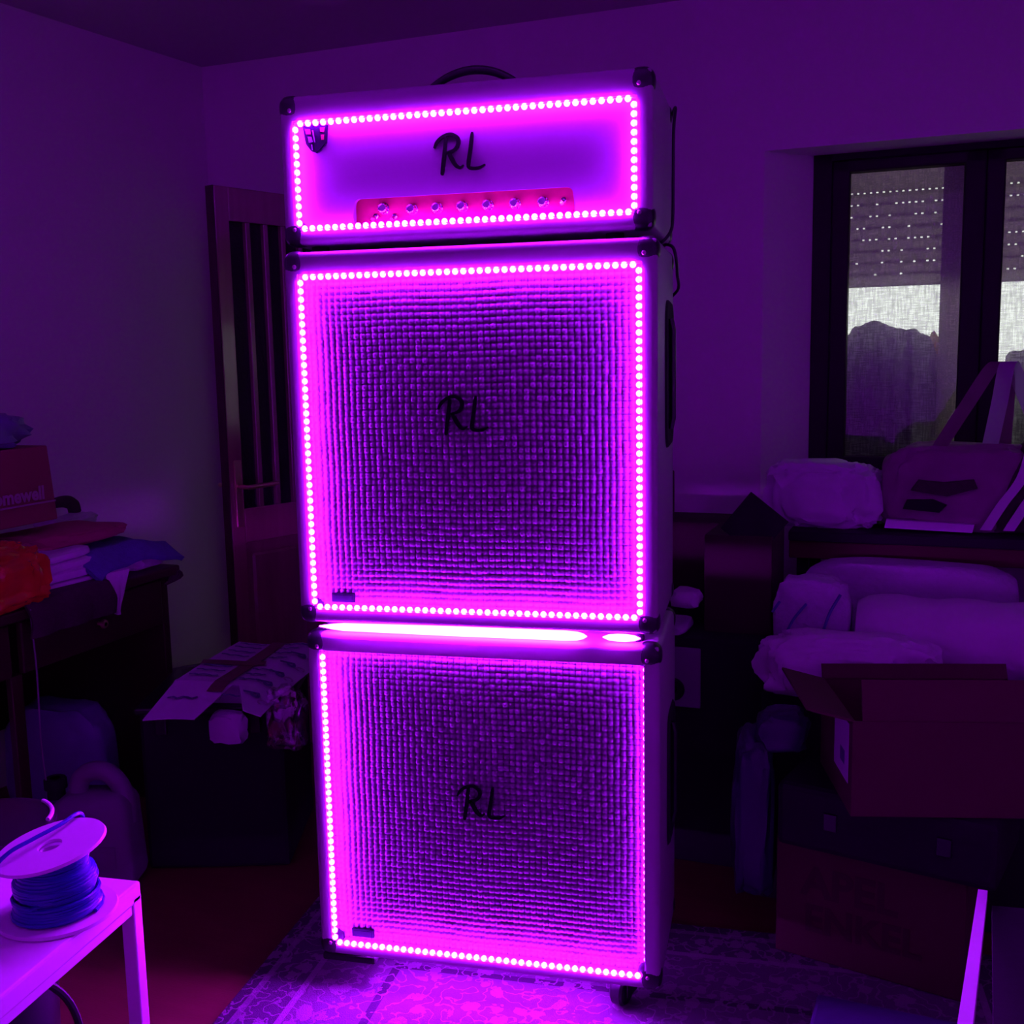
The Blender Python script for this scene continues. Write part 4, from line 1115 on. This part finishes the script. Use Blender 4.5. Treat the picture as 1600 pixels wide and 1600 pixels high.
# tall cardboard box with a tilted dark flap
tbx = empty('tall_carton', 'tall dark carton with one raised flap between the stack and the quilt', 'carton', W(2.30, -0.75, 0.645), A)
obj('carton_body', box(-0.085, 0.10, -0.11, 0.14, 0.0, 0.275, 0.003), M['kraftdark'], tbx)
o = obj('flap', box(-0.065, 0.065, -0.003, 0.003, -0.06, 0.07, 0.001), M['blackm'], tbx, loc=(0.045, -0.09, 0.300), rot=(R(-14), R(38), 0))
on_wall('red_box', box(-0.09, 0.055, -0.08, 0.08, 0.0, 1.03, 0.004), M['redbox'], 'narrow dark red box leaning on the wall right behind the stack', 'box', (1.93, -0.30, 0.0))
o = obj('red_flap', prism([(-0.02, 0), (0.055, 0), (-0.02, 0.085)], -0.003, 0.003), M['redbox'], None); o.location = W(1.87, -0.36, 1.028); o.rotation_euler = (0, 0, A); tag(o, 'triangular red card sticking up from the narrow red box', 'card')
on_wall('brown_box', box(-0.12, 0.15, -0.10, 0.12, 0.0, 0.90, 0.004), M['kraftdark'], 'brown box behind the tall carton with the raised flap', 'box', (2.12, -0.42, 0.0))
cbk = empty('black_cabinet', 'low black cabinet with a grey device front, right beside the stack', 'cabinet', W(2.17, -0.80, 0), A)
obj('cabinet_body', box(-0.13, 0.235, -0.15, 0.22, 0, 0.645, 0.004), M['blackm'], cbk)
dv = obj('device_panel', box(-0.075, 0.055, -0.156, -0.149, 0.45, 0.62, 0.004), M['jerry'], cbk)
bm = bmesh.new(); lathe(bm, [(0.032, 0), (0.032, -0.004), (0.026, -0.006), (0.022, -0.002), (0, -0.002)], 24, (-0.02, -0.156, 0.50), axis='Y'); obj('dial', bm, M['blackm'], dv, True)
on_wall('folded_paper', blob((0.13, 0.16, 0.028), 60, 0.05, 2, 0.4, 3), M['paper'], 'flat pale folded paper on the black cabinet', 'paper', (2.11, -0.86, 0.645))
on_wall('paper_wedge', blob((0.08, 0.10, 0.05), 61, 0.1, 2, 0.6, 3), M['whitecloth'], 'small pale cloth wedge against the tall carton', 'cloth', (2.17, -0.88, 0.72))
on_wall('wedge_box', box(-0.05, 0.05, -0.05, 0.05, 0.0, 0.075, 0.003), M['blackm'], 'small black box on the black cabinet', 'box', (2.165, -0.70, 0.645))
# lower boxes
lb = empty('printed_carton', 'dark brown carton with faded lettering on the floor at the bottom of the right-hand stack', 'carton', (0.62, 0.345, 0.009), R(-20))
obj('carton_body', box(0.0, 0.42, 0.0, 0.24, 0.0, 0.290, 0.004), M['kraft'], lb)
o = obj('faded_lettering', text_mesh('APEL', 0.10), M['lett'], lb, loc=(0.17, -0.001, 0.19), rot=(R(90), 0, 0))
o = obj('faded_lettering', text_mesh('ENKEL', 0.09), M['lett'], lb, loc=(0.20, -0.001, 0.10), rot=(R(90), 0, 0))
bc = empty('black_case', 'flat black case lying between the brown carton and the open cardboard box', 'case', (0.64, 0.32, 0.30), R(-20))
obj('case_body', box(-0.01, 0.46, -0.04, 0.25, 0.0, 0.15, 0.015), M['blackm'], bc)
for x in (0.1, 0.34): obj('latch', box(x, x + 0.03, -0.046, -0.038, 0.06, 0.10, 0.002), M['black'], bc)
ob = empty('open_carton', 'open brown cardboard box with raised flaps and a white label', 'carton', (0.767, 0.115, 0.452), R(9))
bw, bd_, bh = 0.42, 0.31, 0.205
obj('side_wall', box(0, bw, 0, 0.005, 0, bh), M['kraft'], ob); obj('side_wall', box(0, bw, bd_ - 0.005, bd_, 0, bh), M['kraft'], ob)
obj('side_wall', box(0, 0.005, 0.005, bd_ - 0.005, 0, bh), M['kraft'], ob); obj('side_wall', box(bw - 0.005, bw, 0.005, bd_ - 0.005, 0, bh), M['kraft'], ob)
obj('box_floor', box(0.005, bw - 0.005, 0.005, bd_ - 0.005, 0, 0.005), M['kraft'], ob)
obj('flap', box(0.01, bw - 0.01, -0.002, 0.003, 0, 0.085), M['kraft'], ob, loc=(0.01, 0.004, bh), rot=(R(-12), 0, 0))
obj('flap', box(0.0, bw - 0.0, -0.003, 0.002, 0, 0.035), M['kraft'], ob, loc=(0, bd_ - 0.003, bh), rot=(R(-25), 0, 0))
obj('flap', box(-0.003, 0.002, 0.005, bd_ - 0.005, 0, 0.10), M['kraft'], ob, loc=(0.003, 0, bh), rot=(0, R(-75), 0))
o = obj('shipping_label', box(-0.0015, -0.0005, 0.03, 0.16, 0.06, 0.19), M['paper'], ob); o['label'] = 'white shipping label'
obj('label_print', box(-0.0022, -0.0015, 0.06, 0.10, 0.09, 0.12), M['ink'], o)
o = obj('hanging_bag', blob((0.10, 0.14, 0.42), 62, 0.10, 2, 0.6, 4, folds=0.08), M['darkfilm'], None, True, loc=(0.565, 0.46, 0.10)); tag(o, 'bluish plastic bag drooping left of the black case', 'bag')
o = obj('bag_bundle', blob((0.12, 0.10, 0.10), 63, 0.10, 2, 0.6, 4, folds=0.08), M['darkfilm'], None, True, loc=(0.63, 0.44, 0.475)); tag(o, 'small bluish bundle behind the black case beside the open box', 'bundle')
# near right: dark board with white batten
nb = empty('dark_table', 'low dark table at the right edge with a stack of dark boards', 'table', (0, 0, 0))
bm = bmesh.new()
v = [bm.verts.new(c) for c in ((0.985, -0.20, 0.42), (1.60, -0.20, 0.42), (1.50, -1.3, 0.42), (0.80, -1.25, 0.42))]
v2 = [bm.verts.new(c.co + Vector((0, 0, 0.02))) for c in v]
bm.faces.new(v); bm.faces.new(v2[::-1])
for k in range(4): bm.faces.new((v[k], v[(k + 1) % 4], v2[(k + 1) % 4], v2[k]))
obj('tabletop', bm, M['blackm'], nb)
for x, y in ((1.02, -0.25), (1.5, -0.28), (0.87, -1.18), (1.42, -1.2)): obj('leg', box(x, x + 0.03, y, y + 0.03, 0.009, 0.42, 0.002), M['blackm'], nb)
bm = bmesh.new()
add_tube(bm, [(0.972, -0.185, 0.452), (0.775, -1.13, 0.72)], 0.011, 4)
o = obj('batten', bm, M['white']); tag(o, 'thin white batten sloping up along the edge of the dark table', 'batten')
gb = empty('blue_crate', 'dark bluish crate with a ribbed grip on the floor at the right', 'crate', (0.78, -0.12, 0.009), R(-10))
obj('crate_body', box(-0.10, 0.22, -0.3, 0.12, 0.0, 0.10, 0.008), M['darkfilm'], gb)
for k in range(5): obj('grip_rib', box(0.10 + 0.012 * k, 0.106 + 0.012 * k, -0.306, -0.299, 0.03, 0.08), M['jerry'], gb)
